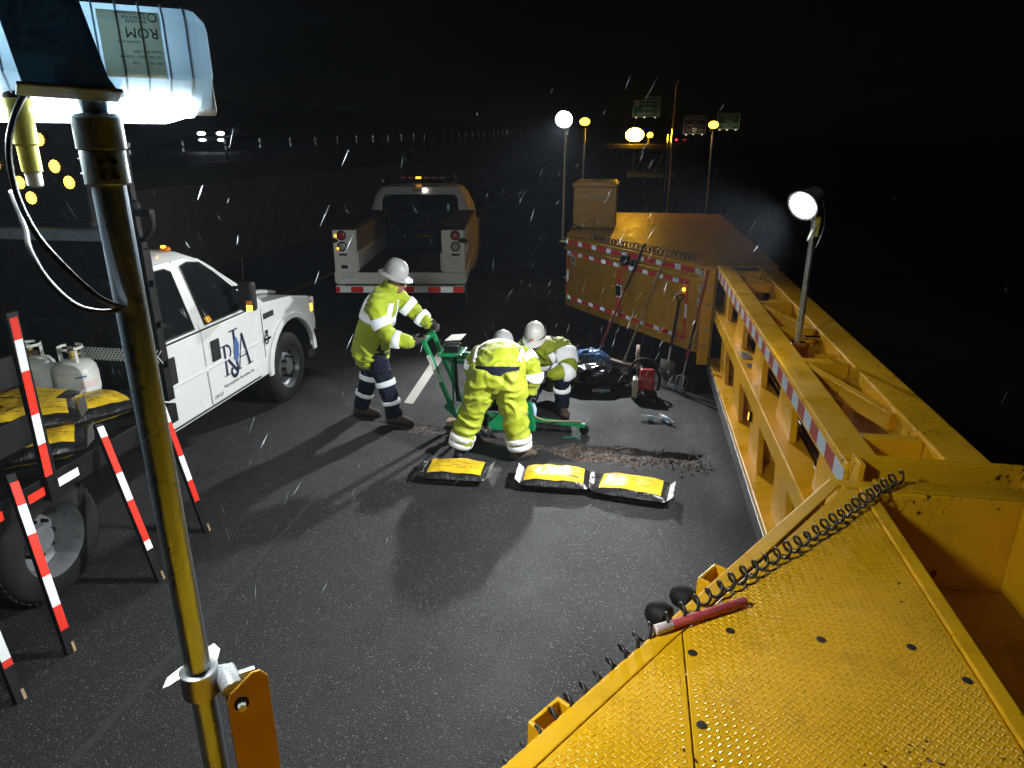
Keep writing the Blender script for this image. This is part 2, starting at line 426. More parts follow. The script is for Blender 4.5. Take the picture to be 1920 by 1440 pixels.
# ------------------------------------------------------------------ asphalt
def asphalt():
    m = bpy.data.materials.new('wet_asphalt'); m.use_nodes = True
    nt = m.node_tree; N = nt.nodes; L = nt.links; b = N['Principled BSDF']
    tc = N.new('ShaderNodeTexCoord'); co = tc.outputs['Object']
    vo = N.new('ShaderNodeTexVoronoi'); vo.inputs['Scale'].default_value = 150; L.new(co, vo.inputs['Vector'])
    vo2 = N.new('ShaderNodeTexVoronoi'); vo2.inputs['Scale'].default_value = 80; L.new(co, vo2.inputs['Vector'])
    def ramp(sock, a, c, lo, hi):
        r = N.new('ShaderNodeMapRange'); r.inputs['From Min'].default_value = a; r.inputs['From Max'].default_value = c
        r.inputs['To Min'].default_value = lo; r.inputs['To Max'].default_value = hi; L.new(sock, r.inputs['Value']); return r.outputs[0]
    def math_(op, a, c):
        n = N.new('ShaderNodeMath'); n.operation = op
        for i, x in enumerate((a, c)):
            if hasattr(x, 'is_output'): L.new(x, n.inputs[i])
            else: n.inputs[i].default_value = x
        return n.outputs[0]
    def mixc(f, a, c):
        n = N.new('ShaderNodeMix'); n.data_type = 'RGBA'; L.new(f, n.inputs['Factor'])
        for k, x in (('A', a), ('B', c)):
            if hasattr(x, 'is_output'): L.new(x, n.inputs[k])
            else: n.inputs[k].default_value = (*x, 1)
        return n.outputs['Result']
    sp = N.new('ShaderNodeSeparateColor'); L.new(vo.outputs['Color'], sp.inputs[0])
    sp2 = N.new('ShaderNodeSeparateColor'); L.new(vo2.outputs['Color'], sp2.inputs[0])
    nb = N.new('ShaderNodeTexNoise'); nb.inputs['Scale'].default_value = 1.1; nb.inputs['Detail'].default_value = 6; L.new(co, nb.inputs['Vector'])
    ns = N.new('ShaderNodeTexNoise'); ns.inputs['Scale'].default_value = 260; ns.inputs['Detail'].default_value = 3; L.new(co, ns.inputs['Vector'])
    speck = math_('MULTIPLY', ramp(sp.outputs[0], 0.86, 0.93, 0, 1), ramp(vo.outputs['Distance'], 0.35, 0.5, 1, 0))
    speck2 = math_('MULTIPLY', ramp(sp2.outputs[1], 0.93, 0.96, 0, 1), ramp(vo2.outputs['Distance'], 0.3, 0.45, 1, 0))
    sk = math_('MAXIMUM', speck, speck2)
    base = mixc(ramp(nb.outputs['Fac'], 0.3, 0.7, 0, 1), (0.010, 0.010, 0.0105), (0.018, 0.018, 0.018))
    base = mixc(ramp(ns.outputs['Fac'], 0.35, 0.7, 0, 0.5), base, (0.036, 0.036, 0.035))
    base = mixc(math_('MULTIPLY', sk, 0.85), base, (0.20, 0.20, 0.195))
    # worn, broken patch (mask stored with the mesh)
    at = N.new('ShaderNodeAttribute'); at.attribute_name = 'worn'
    n3 = N.new('ShaderNodeTexNoise'); n3.inputs['Scale'].default_value = 9; n3.inputs['Detail'].default_value = 8; n3.inputs['Roughness'].default_value = 0.75; L.new(co, n3.inputs['Vector'])
    n4 = N.new('ShaderNodeTexNoise'); n4.inputs['Scale'].default_value = 40; n4.inputs['Detail'].default_value = 5; L.new(co, n4.inputs['Vector'])
    wc = mixc(ramp(n3.outputs['Fac'], 0.38, 0.62, 0, 1), (0.035, 0.017, 0.010), (0.12, 0.075, 0.050))
    wc = mixc(ramp(n4.outputs['Fac'], 0.52, 0.64, 0, 1), wc, (0.27, 0.22, 0.18))
    wm = math_('MULTIPLY', at.outputs['Fac'], ramp(n4.outputs['Fac'], 0.3, 0.5, 0.65, 1.0))
    col = mixc(wm, base, wc)
    # wheel tracks, oil and damp patches running with the traffic
    mpt = N.new('ShaderNodeMapping'); mpt.inputs['Scale'].default_value = (1.3, 0.12, 1); L.new(co, mpt.inputs[0])
    nt_ = N.new('ShaderNodeTexNoise'); nt_.inputs['Scale'].default_value = 1.0; nt_.inputs['Detail'].default_value = 5; L.new(mpt.outputs[0], nt_.inputs['Vector'])
    nst = N.new('ShaderNodeTexNoise'); nst.inputs['Scale'].default_value = 2.6; nst.inputs['Detail'].default_value = 8; nst.inputs['Roughness'].default_value = 0.7; L.new(co, nst.inputs['Vector'])
    wet = math_('MULTIPLY', ramp(nt_.outputs['Fac'], 0.38, 0.62, 0.0, 1.0), ramp(nst.outputs['Fac'], 0.35, 0.62, 0.2, 1.0))
    col = mixc(math_('MULTIPLY', wet, 0.55), col, (0.008, 0.008, 0.0085))
    L.new(col, b.inputs['Base Color']); b.inputs['Specular IOR Level'].default_value = 0.4
    rg = ramp(nb.outputs['Fac'], 0.3, 0.7, 0.66, 0.86)
    L.new(math_('SUBTRACT', math_('ADD', rg, ramp(ns.outputs['Fac'], 0.3, 0.7, -0.08, 0.12)), math_('MULTIPLY', wet, 0.26)), b.inputs['Roughness'])
    h = math_('ADD', math_('MULTIPLY', vo.outputs['Distance'], -1.0), math_('MULTIPLY', ns.outputs['Fac'], 0.6))
    h = math_('ADD', h, math_('MULTIPLY', math_('MULTIPLY', n4.outputs['Fac'], at.outputs['Fac']), 3.0))
    bp = N.new('ShaderNodeBump'); bp.inputs['Strength'].default_value = 0.75; bp.inputs['Distance'].default_value = 0.006
    L.new(h, bp.inputs['Height']); L.new(bp.outputs[0], b.inputs['Normal'])
    return m
M_['asphalt'] = asphalt()
# road sheet with the broken joint modelled into a finer part of it
def worn_depth(x, y):
    n1 = mnoise.noise(V((x * 3.1, y * 3.1, 1.3))); n2 = mnoise.noise(V((x * 9, y * 9, 4.0))); n3 = mnoise.noise(V((x * 26, y * 26, 8.0)))
    yc = 6.60 + (x + 2.6) * (-0.21) if x < -0.9 else 6.245 + (x + 0.9) * (-0.045)
    if x < -0.75:
        w = 0.055 + 0.05 * n1 + 0.02 * n2 + (0.05 if -2.3 < x < -1.9 else 0)
        e = 1 - abs(y - yc) / max(w, 0.02)
        e *= min(1, max(0, (x + 2.75) / 0.2))
    else:
        w = 0.20 + 0.05 * n1 + 0.025 * n2
        w *= min(1, max(0.15, (x + 0.75) / 0.3))
        e = 1 - abs(y - yc + 0.02) / w
        e = min(e, (0.80 + 0.04 * n2 - x) / 0.12)
    m_ = min(1, max(0, e * 2.2 + 0.3 * n2))
    dep = -(0.014 if x < -0.75 else 0.034) * m_ * (1 + 0.35 * n2 + 0.45 * n3)
    if x > -0.6 and 0.03 < (y - yc - 0.06) < 0.11: dep -= 0.03 * m_
    return m_, dep
X0, X1, Y0, Y1 = -2.85, 1.05, 5.5, 6.95
NX, NY = 220, 82
vs = []; wn_ = []; fs = []
for i in range(NX + 1):
    for j in range(NY + 1):
        x = X0 + (X1 - X0) * i / NX; y = Y0 + (Y1 - Y0) * j / NY
        k, d = worn_depth(x, y)
        if i in (0, NX) or j in (0, NY): d = 0
        vs.append((x, y, d)); wn_.append(k)
for i in range(NX):
    for j in range(NY):
        a = i * (NY + 1) + j
        fs.append((a, a + NY + 1, a + NY + 2, a + 1))
RX0, RX1, RY0, RY1 = -9.8, 9.0, -40.0, 500.0
b0 = len(vs)
for p in [(RX0, RY0), (X0, RY0), (X1, RY0), (RX1, RY0), (RX0, Y0), (X0, Y0), (X1, Y0), (RX1, Y0), (RX0, Y1), (X0, Y1), (X1, Y1), (RX1, Y1), (RX0, RY1), (X0, RY1), (X1, RY1), (RX1, RY1)]:
    vs.append((p[0], p[1], 0)); wn_.append(0)
for r in range(3):
    for c in range(3):
        if r == 1 and c == 1: continue
        a = b0 + r * 4 + c
        fs.append((a, a + 1, a + 5, a + 4))
me = bpy.data.meshes.new('road'); me.from_pydata(vs, [], fs); me.materials.append(M_['asphalt'])
at = me.attributes.new('worn', 'FLOAT', 'POINT'); at.data.foreach_set('value', wn_)
me.update()
road = link('road', me, None); struct(road)
# loose crumbs of broken asphalt round the patch
m = MB(); random.seed(3)
for i in range(520):
    x = random.uniform(-0.6, 0.85) if random.random() < 0.65 else random.uniform(-2.4, -0.6)
    yc = 6.60 + (x + 2.6) * (-0.21) if x < -0.9 else 6.245 + (x + 0.9) * (-0.045)
    y = yc + random.gauss(-0.08, 0.13); s = random.uniform(0.003, 0.011) * (1.6 if random.random() < 0.1 else 1)
    c = V((x, y, worn_depth(x, y)[1] + s * 0.4))
    Mr = Matrix.Rotation(random.random() * 6, 3, V((random.random(), random.random(), 1)).normalized())
    m.add([c + Mr @ V(q) * s for q in [(1.2, 0, 0), (-.2, .9, 0), (-1, -.3, .1), (.1, -.9, -.1), (0, .1, .8), (.1, 0, -.7)]],
          [(0, 1, 4), (1, 2, 4), (2, 3, 4), (3, 0, 4), (1, 0, 5), (2, 1, 5), (3, 2, 5), (0, 3, 5)])
M_['rubble'] = mat('asphalt_crumb', (0.11, 0.085, 0.065), 0.8, var=0.6, scale=40)
rub = m.build('asphalt_rubble', M_['rubble']); tag(rub, 'loose crumbs of broken asphalt along the pothole', 'rubble', kind='stuff')
# verge and outer ground, just below the road
g = MB().add([(-900, -60, -0.06), (900, -60, -0.06), (900, 1500, -0.06), (-900, 1500, -0.06)], [(0, 1, 2, 3)]).build('ground', M_['grass']); struct(g)
# painted markings
M_['paintwhite'] = mat('worn_white_road_paint', (0.55, 0.52, 0.46), 0.7, var=0.12, scale=30, dirt=(0.06, 0.06, 0.06), dscale=26, dlo=0.6, dhi=0.72, bump=0.1)
M_['paintyellow'] = mat('yellow_road_paint', (0.42, 0.24, 0.02), 0.7, var=0.15, scale=30, dirt=(0.05, 0.05, 0.05), dscale=16, dlo=0.6, dhi=0.75)
M_['paintghost'] = mat('ground_off_lane_paint', (0.026, 0.026, 0.025), 0.85, var=0.5, scale=60, bump=0.3)
for y0 in (7.2, 19.4, 31.6, 43.8):
    y1 = y0 + 3.0 if y0 > 8 else 9.75
    struct(MB().add([(-2.50, y0, 0.004), (-2.385, y0 - 0.02, 0.004), (-2.56, y1, 0.004), (-2.70, y1, 0.004)] if y0 < 8 else
                    [(-2.70, y0, 0.004), (-2.57, y0, 0.004), (-2.57, y1, 0.004), (-2.70, y1, 0.004)], [(0, 1, 2, 3)]).build('lane_dash', M_['paintwhite']))
struct(MB().add([(-2.59, 1.2, 0.004), (-2.53, 1.2, 0.004), (-2.51, 5.0, 0.004), (-2.56, 5.0, 0.004)], [(0, 1, 2, 3)]).build('worn_lane_line', M_['paintghost']))
for (x0_, y0_, x1_, y1_, w_) in ((.70, 6.46, .80, 5.95, .010), (.66, 6.02, .90, 6.035, .008), (.62, 6.33, .86, 6.36, .006)):
    d_ = V((x1_ - x0_, y1_ - y0_, 0)).normalized(); n_ = V((-d_.y, d_.x, 0)) * w_
    struct(MB().add([V((x0_, y0_, .003)) - n_, V((x1_, y1_, .003)) - n_, V((x1_, y1_, .003)) + n_, V((x0_, y0_, .003)) + n_], [(0, 1, 2, 3)]).build('saw_cut', M_['asph_edge']))
struct(MB().add([(-6.80, -20, 0.004), (-6.66, -20, 0.004), (-6.66, 300, 0.004), (-6.80, 300, 0.004)], [(0, 1, 2, 3)]).build('yellow_edge_line', M_['paintyellow']))
# median wall: cast panels with a coping
wr = thing('median_wall', 'long grey concrete median wall beyond the yellow edge line', 'wall', (-10.1, 20, 0))
y = -6.0
while y < 90:
    MB().prism([(-10.0, -0.1), (-9.72, -0.1), (-9.74, 0.25), (-9.93, 0.6), (-9.96, 1.82), (-10.24, 1.82), (-10.24, -0.1)], y + 0.012, y + 5.988, lambda u, v, w: (u, w, v)).build('wall_panel', M_['concrete'], wr, world=True)
    MB().bb((-9.93, y + 0.006, 1.824), (-10.27, y + 5.994, 1.92)).build('coping', M_['concrete'], wr, world=True, bevel=0.015)
    y += 6
# raised carriageway on the far side, climbing gently
def opz(y): return 1.92 + 0.0168 * (y - 23.7)
ems = MB()
ems.add([(-10.3, -40, 1.4), (-10.3, 400, 1.4), (-16.5, 400, opz(400)), (-16.5, -40, opz(-40))], [(0, 1, 2, 3)])
struct(ems.build('embankment', M_['grass']))
struct(MB().add([(-16.5, -40, opz(-40) + .004), (-16.5, 400, opz(400) + .004), (-34, 400, opz(400) + .004), (-34, -40, opz(-40) + .004)], [(0, 1, 2, 3)]).build('opposing_road', M_['asphalt']))
struct(MB().add([(-34, -40, opz(-40) + .01), (-34, 400, opz(400) + .01), (-300, 400, 30), (-300, -40, 30)], [(0, 1, 2, 3)]).build('hillside', M_['grass']))
# delineator posts along its edge
def dpost(rm):
    t = thing('delineator_post', 'x', 'post', (-18, 23.7, opz(23.7)), 0, 'delineator posts along the far carriageway')
    MB().bb((-.04, -.02, 0), (.04, .02, .93)).build('post', M_['black'], t, bevel=0.006)
    for z in (0.55, 0.80):
        o = MB().box((0, -0.026, z), (0.085, 0.006, 0.17)).build('reflector', rm, t)
    return t
DP = [dpost(rm) for rm in RP]
for d0 in DP: d0['label'] = 'slim delineator post with two white reflectors, in the long row above the median wall'
for i in range(-1, 34):
    yy = 23.7 + 3.1 * i + (random.uniform(-.06, .06))
    q_ = 0 if yy < 29 else 1 if yy < 40 else 2 if yy < 62 else 3
    if DP[q_] is not None and not isinstance(DP[q_], tuple): o = DP[q_]; DP[q_] = (o,)
    else: o = copy_tree(DP[q_][0])
    o.location = (-18, yy, opz(yy)); o.rotation_euler = (0, 0, R(random.uniform(-6, 6)))
# ================================================================== yellow barrier trailer
YE = M_['yellow']
tr = thing('barrier_trailer', 'long yellow steel barrier trailer with open truss wall and diamond plate decks', 'trailer', (1.35, 6.0, 0))
def tb(name, mb, mat_=None, bevel=0.006, smooth=False, parent=None):
    return mb.build(name, mat_ or YE, parent or tr, world=True, bevel=bevel, smooth=smooth)
def bolt(c, n, r=0.014, h=0.008, m_=None, name='bolt'):
    n = V(n).normalized(); u = n.orthogonal().normalized(); v = n.cross(u)
    def fn(mb):
        mb.lathe([(r * 1.5, 0), (r * 1.5, h * 0.35), (r, h * 0.36), (r * 0.95, h), (0.001, h * 1.05)], 6)
    return shared(name, (name, r, h, (m_ or M_['galv']).name), fn, axes(c, u, v), tr, m_ or M_['galv'])
ZD = 1.5
# ---- near platform ------------------------------------------------
TIP = V((0.90, 2.87)); EL = V((-1.02, 0.02))
ed = (EL - TIP).normalized()
en = V((ed.y, -ed.x))          # points off the platform, to the upper left
if en.x > 0: en = -en
def e_at(x): return TIP.y + (x - TIP.x) * ed.y / ed.x
seam = 0.212
def deckpoly(name, pts):
    m = MB().prism(pts, ZD - 0.008, ZD, lambda u, v, w: (u, v, w))
    return tb(name, m, bevel=0.0025)
in_ = 0.055
sh = in_ / abs(en.y)            # edge strip width measured along y
deckpoly('deck_plate', [(-0.98, -1.6), (seam - 0.002, -1.6), (seam - 0.002, e_at(seam) - sh), (-0.98, e_at(-0.98) - sh)])
deckpoly('deck_plate', [(seam + 0.002, -1.6), (0.985, -1.6), (0.985, 2.79), (0.93, 2.79), (seam + 0.002, e_at(seam) - sh)])
# folded edge strip along the slanted side and its skirt
p0 = V((TIP.x, TIP.y, 0)); p1 = V((EL.x, EL.y, 0)); nn = V((en.x, en.y, 0))
def fold(u, v, w):                                   # u outward, v height, w along the edge
    return p0 + (p1 - p0) * w + nn * u + V((0, 0, v))
tb('deck_edge', MB().prism([(-in_ + .003, ZD - .006), (-in_ + .003, ZD + .002), (0.0, ZD + .002), (0.012, ZD - .012), (0.012, 1.22), (0.004, 1.22), (0.004, ZD - .018), (-0.004, ZD - .006)], 0, 1, fold), bevel=0.004)
tb('skirt', MB().prism([(-0.012, 0.40), (-0.012, 1.215), (-0.001, 1.215), (-0.001, 0.40)], 0.01, 1, fold))
tb('underframe', MB().bb((-0.95, -1.55, 0.5), (1.60, 0.6, 1.40)), bevel=0.01)
# nose plate in front of the deck
tb('nose_plate', MB().prism([(0.905, 2.862), (0.935, 2.795), (1.07, 2.795), (1.07, 2.862)], ZD - .012, ZD + .004, lambda u, v, w: (u, v, w)), bevel=0.003)
# raised tread of the deck: small lozenges
def tread(x0, x1, y0, y1, ok, z, pitch, name, h=0.0022):
    m = MB(); i = 0; yy = y0
    while yy < y1:
        xx = x0 + (pitch / 2 if i % 2 else 0); j = 0
        while xx < x1:
            if ok(xx, yy):
                a = R(45 if i % 2 else -45) + random.gauss(0, .03)
                L_, w_ = pitch * 0.50, pitch * 0.13
                ca, sa = math.cos(a), math.sin(a)
                def q(u, v, k): return (xx + u * ca - v * sa, yy + u * sa + v * ca, z + k)
                m.add([q(-L_, 0, 0), q(0, -w_, 0), q(L_, 0, 0), q(0, w_, 0), q(-L_ * .55, 0, h), q(L_ * .55, 0, h)],
                      [(0, 1, 4), (1, 5, 4), (1, 2, 5), (2, 3, 5), (3, 4, 5), (3, 0, 4)])
            xx += pitch; j += 1
        yy += pitch / 2; i += 1
    return stuff(tb(name, m, bevel=0))
tread(-0.96, 0.98, 0.35, 2.80, lambda x, y: y < e_at(x) - sh - 0.02 and abs(x - seam) > 0.018, ZD, 0.0215, 'tread_pattern', .0013)
M_['boltdark'] = mat('rusty_bolt', (0.05, 0.04, 0.03), 0.6, metal=0.5)
for c in [(0.235, 1.665), (0.352, 1.78), (0.608, 1.785), (0.855, 1.795), (0.238, 1.405), (0.955, 1.68), (0.62, 1.3), (0.9, 1.2)]:
    shared('bolt', 'deckbolt', lambda mb: mb.lathe([(.0135, 0), (.0135, .001), (.011, .0022), (.001, .0024)], 14), axes((c[0], c[1], ZD + .0005), (1, 0, 0), (0, 1, 0)), tr, M_['boltdark'])
# hand slots scarred through the paint
m = MB()
for i in range(16):
    x = 0.19 + 0.034 * i + random.uniform(-.008, .008); y = 1.312 - 0.011 * i + random.uniform(-.012, .012)
    m.box((x, y, ZD + .0012), (random.uniform(.004, .012), random.uniform(.003, .006), .0022), Matrix.Rotation(random.random() * 3, 3, 'Z'))
tb('paint_chips', m, M_['boltdark'], bevel=0)['kind'] = 'stuff'
# tray to the right of the deck
XR = 0.99
tb('deck_rail', MB().bb((XR, -1.6, 1.40), (XR + .052, 2.79, ZD + .006)), bevel=0.006)
tb('tray_floor', MB().bb((XR + .05, -1.6, 1.07), (1.66, 2.76, 1.085)), M_['yellowtray'])
tb('tray_end', MB().bb((XR + .055, 2.765, 1.06), (1.66, 2.80, ZD + .005)), bevel=0.008)
tb('tray_lip', MB().bb((XR + .085, 2.803, 1.475), (1.69, 2.90, ZD + .002)), bevel=0.006)
tb('tray_side', MB().bb((1.60, -1.6, 1.09), (1.72, 2.762, 1.52)), bevel=0.008)
tb('box_wall', MB().bb((1.02, 2.985, 1.30), (1.74, 3.02, 1.56)), bevel=0.006)
tb('box_wall', MB().bb((1.02, 2.906, 1.30), (1.045, 2.982, 1.56)), bevel=0.004)
tb('box_wall', MB().bb((1.70, 2.78, 1.30), (1.74, 2.983, 1.54)), bevel=0.004)
tb('box_floor', MB().bb((1.05, 2.905, 1.30), (1.695, 2.98, 1.31)))
shared('drain_plate', 'leafhole', lambda mb: mb.prism([(0, .022), (-.014, .004), (-.012, -.008), (0, -.02), (.012, -.008), (.014, .004)], 0, .002, lambda u, v, w: (u, v, w)), axes((1.335, 2.763, 1.145), (1, 0, 0), (0, 0, 1)), tr, M_['dullred'])
tb('tie_down', MB().prism([(0, 0), (.05, 0), (.085, -.06), (.085, -.10), (.06, -.10), (.055, -.065), (.03, -.03), (0, -.03)], 1.36, 1.372, lambda u, v, w: (XR + .053 + u, 2.42 + v, w)), bevel=0.002)
# brackets and lamps on the outer side of the slanted edge
def lug(cx):
    y = e_at(cx); c = V((cx, y, 0))
    t = V((ed.x, ed.y, 0))
    def fn(u, v, w): return c + t * u + nn * v + V((0, 0, w))
    m = MB()
    m.prism([(-.06, .012), (-.06, .058), (.06, .058), (.06, .012), (.048, .012), (.048, .046), (-.048, .046), (-.048, .012)], 1.34, ZD - .01, fn)
    tb('cable_bracket', m, bevel=0.004)
lug(0.36); lug(-0.11)
for (cx, off, r) in ((0.32, .085, .040), (0.245, .095, .045)):
    y = e_at(cx); c = V((cx, y, 1.40)) + nn * off
    Mx = axes(c, V((ed.x, ed.y, 0)), V((0, 0, 1))) @ Matrix.Rotation(R(180), 4, 'Y')
    tb('marker_lamp', MB().lathe([(r * .6, -.05), (r * .95, -.03), (r, 0), (r * .9, .02), (r * .55, .03), (.01, .032)], 20, Mx), M_['blackmatte'], bevel=0, smooth='auto')
# ---- open wall ----------------------------------------------------
YA, YB = 3.03, 8.42
XI, XO = 1.0, 1.70
def rail(name, x0, x1, z0, z1, ya=YA, yb=YB):
    return tb(name, MB().bb((x0, ya, z0), (x1, yb, z1)), bevel=0.010)
rail('top_rail', 1.005, 1.175, 1.36, 1.50)
rail('outer_top_rail', 1.46, 1.66, 1.34, 1.50)
rail('mid_rail', 1.005, 1.185, 0.87, 1.01)
rail('bottom_rail', 1.005, 1.27, 0.20, 0.36)
tb('skid_strip', MB().bb((0.992, YA, 0.205), (1.004, YB, 0.335)), M_['galv'], bevel=0.002)
tb('back_panel', MB().bb((1.58, YA, 0.22), (1.60, YB, 1.335)), bevel=0.0)
tb('floor_plate', MB().bb((1.275, YA, 0.22), (1.575, YB, 0.235)), bevel=0)
tb('shelf_plate', MB().bb((1.19, YA, 0.90), (1.40, YB, 0.915)), bevel=0)
# vertical post plates, slanted on one side like gussets
ys = [3.35, 4.45, 5.55, 6.65, 7.75]
for i, y in enumerate(ys):
    tb('post', MB().prism([(y - .06, 1.011), (y + .42, 1.011), (y + .34, 1.359), (y, 1.359)], 1.085, 1.13, lambda u, v, w: (w, u, v)), bevel=0.004)
    tb('post', MB().prism([(y - .30, 0.361), (y + .16, 0.361), (y + .26, 0.869), (y - .12, 0.869)], 1.085, 1.13, lambda u, v, w: (w, u, v)), bevel=0.004)
    tb('gusset', MB().prism([(1.132, 0.361), (1.50, 0.361), (1.132, 0.80)], y - .05, y - .038, lambda u, v, w: (u, w, v)), bevel=0.002)
    tb('web_plate', MB().prism([(1.132, 1.012), (1.50, 1.012), (1.50, 1.33), (1.132, 1.33)], y + .34, y + .352, lambda u, v, w: (u, w, v)), bevel=0.002)
# roof truss between the two top rails
cross = [(3.42, .075), (4.70, .10), (5.55, .06), (6.50, .10), (7.45, .06), (8.15, .08)]
for y, w in cross:
    tb('cross_member', MB().bb((1.178, y - w / 2, 1.385), (1.457, y + w / 2, 1.487)), bevel=0.006)
for (a, b) in [((1.18, 4.66), (1.455, 3.78)), ((1.18, 6.44), (1.455, 5.60)), ((1.18, 8.10), (1.455, 7.50)), ((1.18, 5.50), (1.455, 4.76)), ((1.18, 7.40), (1.455, 6.56))]:
    if a[1] in (5.50, 7.40): continue
    tb('diagonal_brace', MB().bar((a[0], a[1], 1.43), (b[0], b[1], 1.43), 0.06, 0.10), bevel=0.005)
    tb('diagonal_brace', MB().bar((a[0] + .1, a[1] - .05, 1.36), (b[0], b[1] + .12, 0.5), 0.05, 0.05), bevel=0.004)
for y in (4.78, 6.58):
    tb('ladder_frame', MB().bb((1.30, y, 1.40), (1.45, y + .02, 1.47)).bb((1.30, y + .12, 1.40), (1.45, y + .14, 1.47)), bevel=0.003)
# red and white sheeting along the top rail, each block a piece
k = 0; y = YA + .01
while y < YB - .12:
    L_ = 0.155
    plate('reflective_block', (1.0035, y + L_ / 2, 1.425), (0, -1, 0), (0, 0, 1), L_ - .002, 0.085, 0.0018, M_['dullred'] if k % 2 else M_['dullwhite'], tr)
    y += L_ + .002; k += 1
# small marker light on a post
tb('marker_lamp', MB().bb((1.062, 5.70, 0.62), (1.084, 5.74, 0.71)), M_['blackmatte'], bevel=0.004)
tb('marker_lens', MB().bb((1.058, 5.708, 0.635), (1.061, 5.732, 0.695)), M_['markerlamp'], bevel=0)
# rating plates on the mid rail
plate('data_plate', (1.09, 6.35, 1.0125), (0, 1, 0), (-1, 0, 0), 0.22, 0.09, 0.002, M_['galv'], tr)
plate('data_plate', (1.09, 6.05, 1.0125), (0, 1, 0), (-1, 0, 0), 0.12, 0.07, 0.002, M_['galv'], tr)
# hoses inside the wall
for (dx, dz, r) in ((0, 0, .018), (.05, .01, .015), (.025, .04, .013)):
    pts = [(1.22 + dx, 3.2, .93 + dz), (1.17 + dx, 3.9, 1.0 + dz), (1.22 + dx, 4.8, .95 + dz), (1.18 + dx, 5.9, 1.02 + dz), (1.22 + dx, 7.2, .95 + dz), (1.2 + dx, 8.3, 1.0 + dz)]
    tb('hose', MB().tube(catmull(pts, 5), r, 8), M_['cable'], bevel=0, smooth=True)
# ---- far platform -------------------------------------------------
A = V((1.0, 8.36, 0)); B = V((-1.0, 10.95, 0))
fu = (B - A).normalized(); fn_ = V((-fu.y, fu.x, 0))
if fn_.y > 0: fn_ = -fn_
FL = (B - A).length
def F(s, z, o=0.0): return A + fu * s + fn_ * o + V((0, 0, z))
def fpan(name, s0, s1, z0, z1, o0, o1, m_=None, bevel=0.004, parent=None):
    return tb(name, MB().prism([(s0, z0), (s1, z0), (s1, z1), (s0, z1)], o0, o1, lambda u, v, w: F(u, v, w)), m_, bevel, parent=parent)
tb('far_deck', MB().prism([(A.x, A.y), (B.x, B.y), (-1.0, 14.6), (1.70, 14.6), (1.70, 8.43), (1.0, 8.43)], 1.47, 1.50, lambda u, v, w: (u, v, w)), M_['yellowtray'], bevel=0.004)
fpan('body_panel', 0, FL, 0.38, 1.469, -.02, 0)
tb('body_side', MB().bb((-1.0, 10.97, 0.38), (-0.97, 14.58, 1.469)))
tb('body_side', MB().bb((1.0, 8.38, 0.38), (1.02, 8.415, 1.46)))
tb('end_column', MB().bb((0.86, 8.30, 0.30), (0.985, 8.372, 1.46)), bevel=0.006)
for z in (0.55, 0.75, 1.05, 1.25):
    bolt((0.93, 8.299, z), (0, -1, 0), 0.016, .012, M_['galv'])
fpan('ledge', 0.18, FL, 1.275, 1.315, 0.002, 0.05, bevel=0.006)
fpan('ledge', 0.18, FL, 1.44, 1.465, 0.002, 0.03, bevel=0.005)
M_['far_yellow'] = YE
D0, DM, D1 = 0.42, 1.83, 3.20
for (a, b) in ((D0, DM - .012), (DM + .012, D1)):
    d = fpan('door', a, b, 0.50, 1.255, 0.002, 0.022, bevel=0.006)
    fpan('stiffener', a + .12, b - .12, 0.44, 0.455, 0.002, 0.02, bevel=0.003)
fpan('latch', DM - .05, DM + .05, 0.80, 0.94, 0.024, 0.05, M_['blackmatte'], 0.012)
def ftape(s0, s1, z, vert=False, h=.052, blk=.19, wblk=.115, ph=0):
    s = s0; k = ph
    while s < s1 - .03:
        L_ = (wblk if k % 2 else blk); L_ = min(L_, s1 - s)
        mt = M_['r_white_d'] if k % 2 else M_['r_red_d']
        if not vert: plate('reflective_block', F(s + L_ / 2, z, 0.0245), -fu, (0, 0, 1), round(L_ - .002, 3), h, .002, mt, tr)
        else: plate('reflective_block', F(z, s + L_ / 2, 0.0255), -fu, (0, 0, 1), h * .75, round(L_ - .002, 3), .002, mt, tr)
        s += L_; k += 1
ftape(D0, DM - .04, 1.225); ftape(DM + .045, D1, 1.225, ph=1)
ftape(D0, DM - .02, 0.53); ftape(DM + .02, D1, 0.53, ph=1)
for s in (D0 + .022, DM - .04, DM + .04, D1 - .022): ftape(0.56, 1.195, s, True, blk=.22, wblk=.18)
s = .25; k = 0
while s < FL - .05:                                   # upper row below the deck edge
    L_ = .11 if k % 2 == 0 else .26
    plate('reflective_block', F(s + L_ / 2, 1.385, .0025), -fu, (0, 0, 1), round(min(L_, FL - s) - .002, 3), .062, .002, M_['r_white_d'] if k % 2 == 0 else M_['r_red_d'], tr)
    s += L_; k += 1
plate('warning_label', F(3.03, 1.125, .024), -fu, (0, 0, 1), .115, .13, .002, M_['label'], tr)
plate('label_mark', F(3.03, 1.145, .0265), -fu, (0, 0, 1), .06, .016, .002, M_['ink'], tr)
plate('label_mark', F(3.03, 1.12, .0265), -fu, (0, 0, 1), .016, .05, .002, M_['ink'], tr)
for z in (1.36, 1.20, 1.03):
    plate('warning_label', F(.22, z, .002), -fu, (0, 0, 1), .115, .12, .002, M_['label'], tr)
    plate('label_mark', F(.22, z + .05, .0045), -fu, (0, 0, 1), .105, .016, .002, M_['inkred'], tr)
    for q in range(3): plate('label_mark', F(.22, z + .02 - .024 * q, .0045), -fu, (0, 0, 1), .08, .006, .002, M_['ink'], tr)
shared('marker_lens', 'mklens', lambda mb: mb.lathe([(.024, 0), (.02, .014), (.001, .02)], 14), axes(F(.50, 1.13, .026), -fu, (0, 0, 1)), tr, M_['markerlamp'])
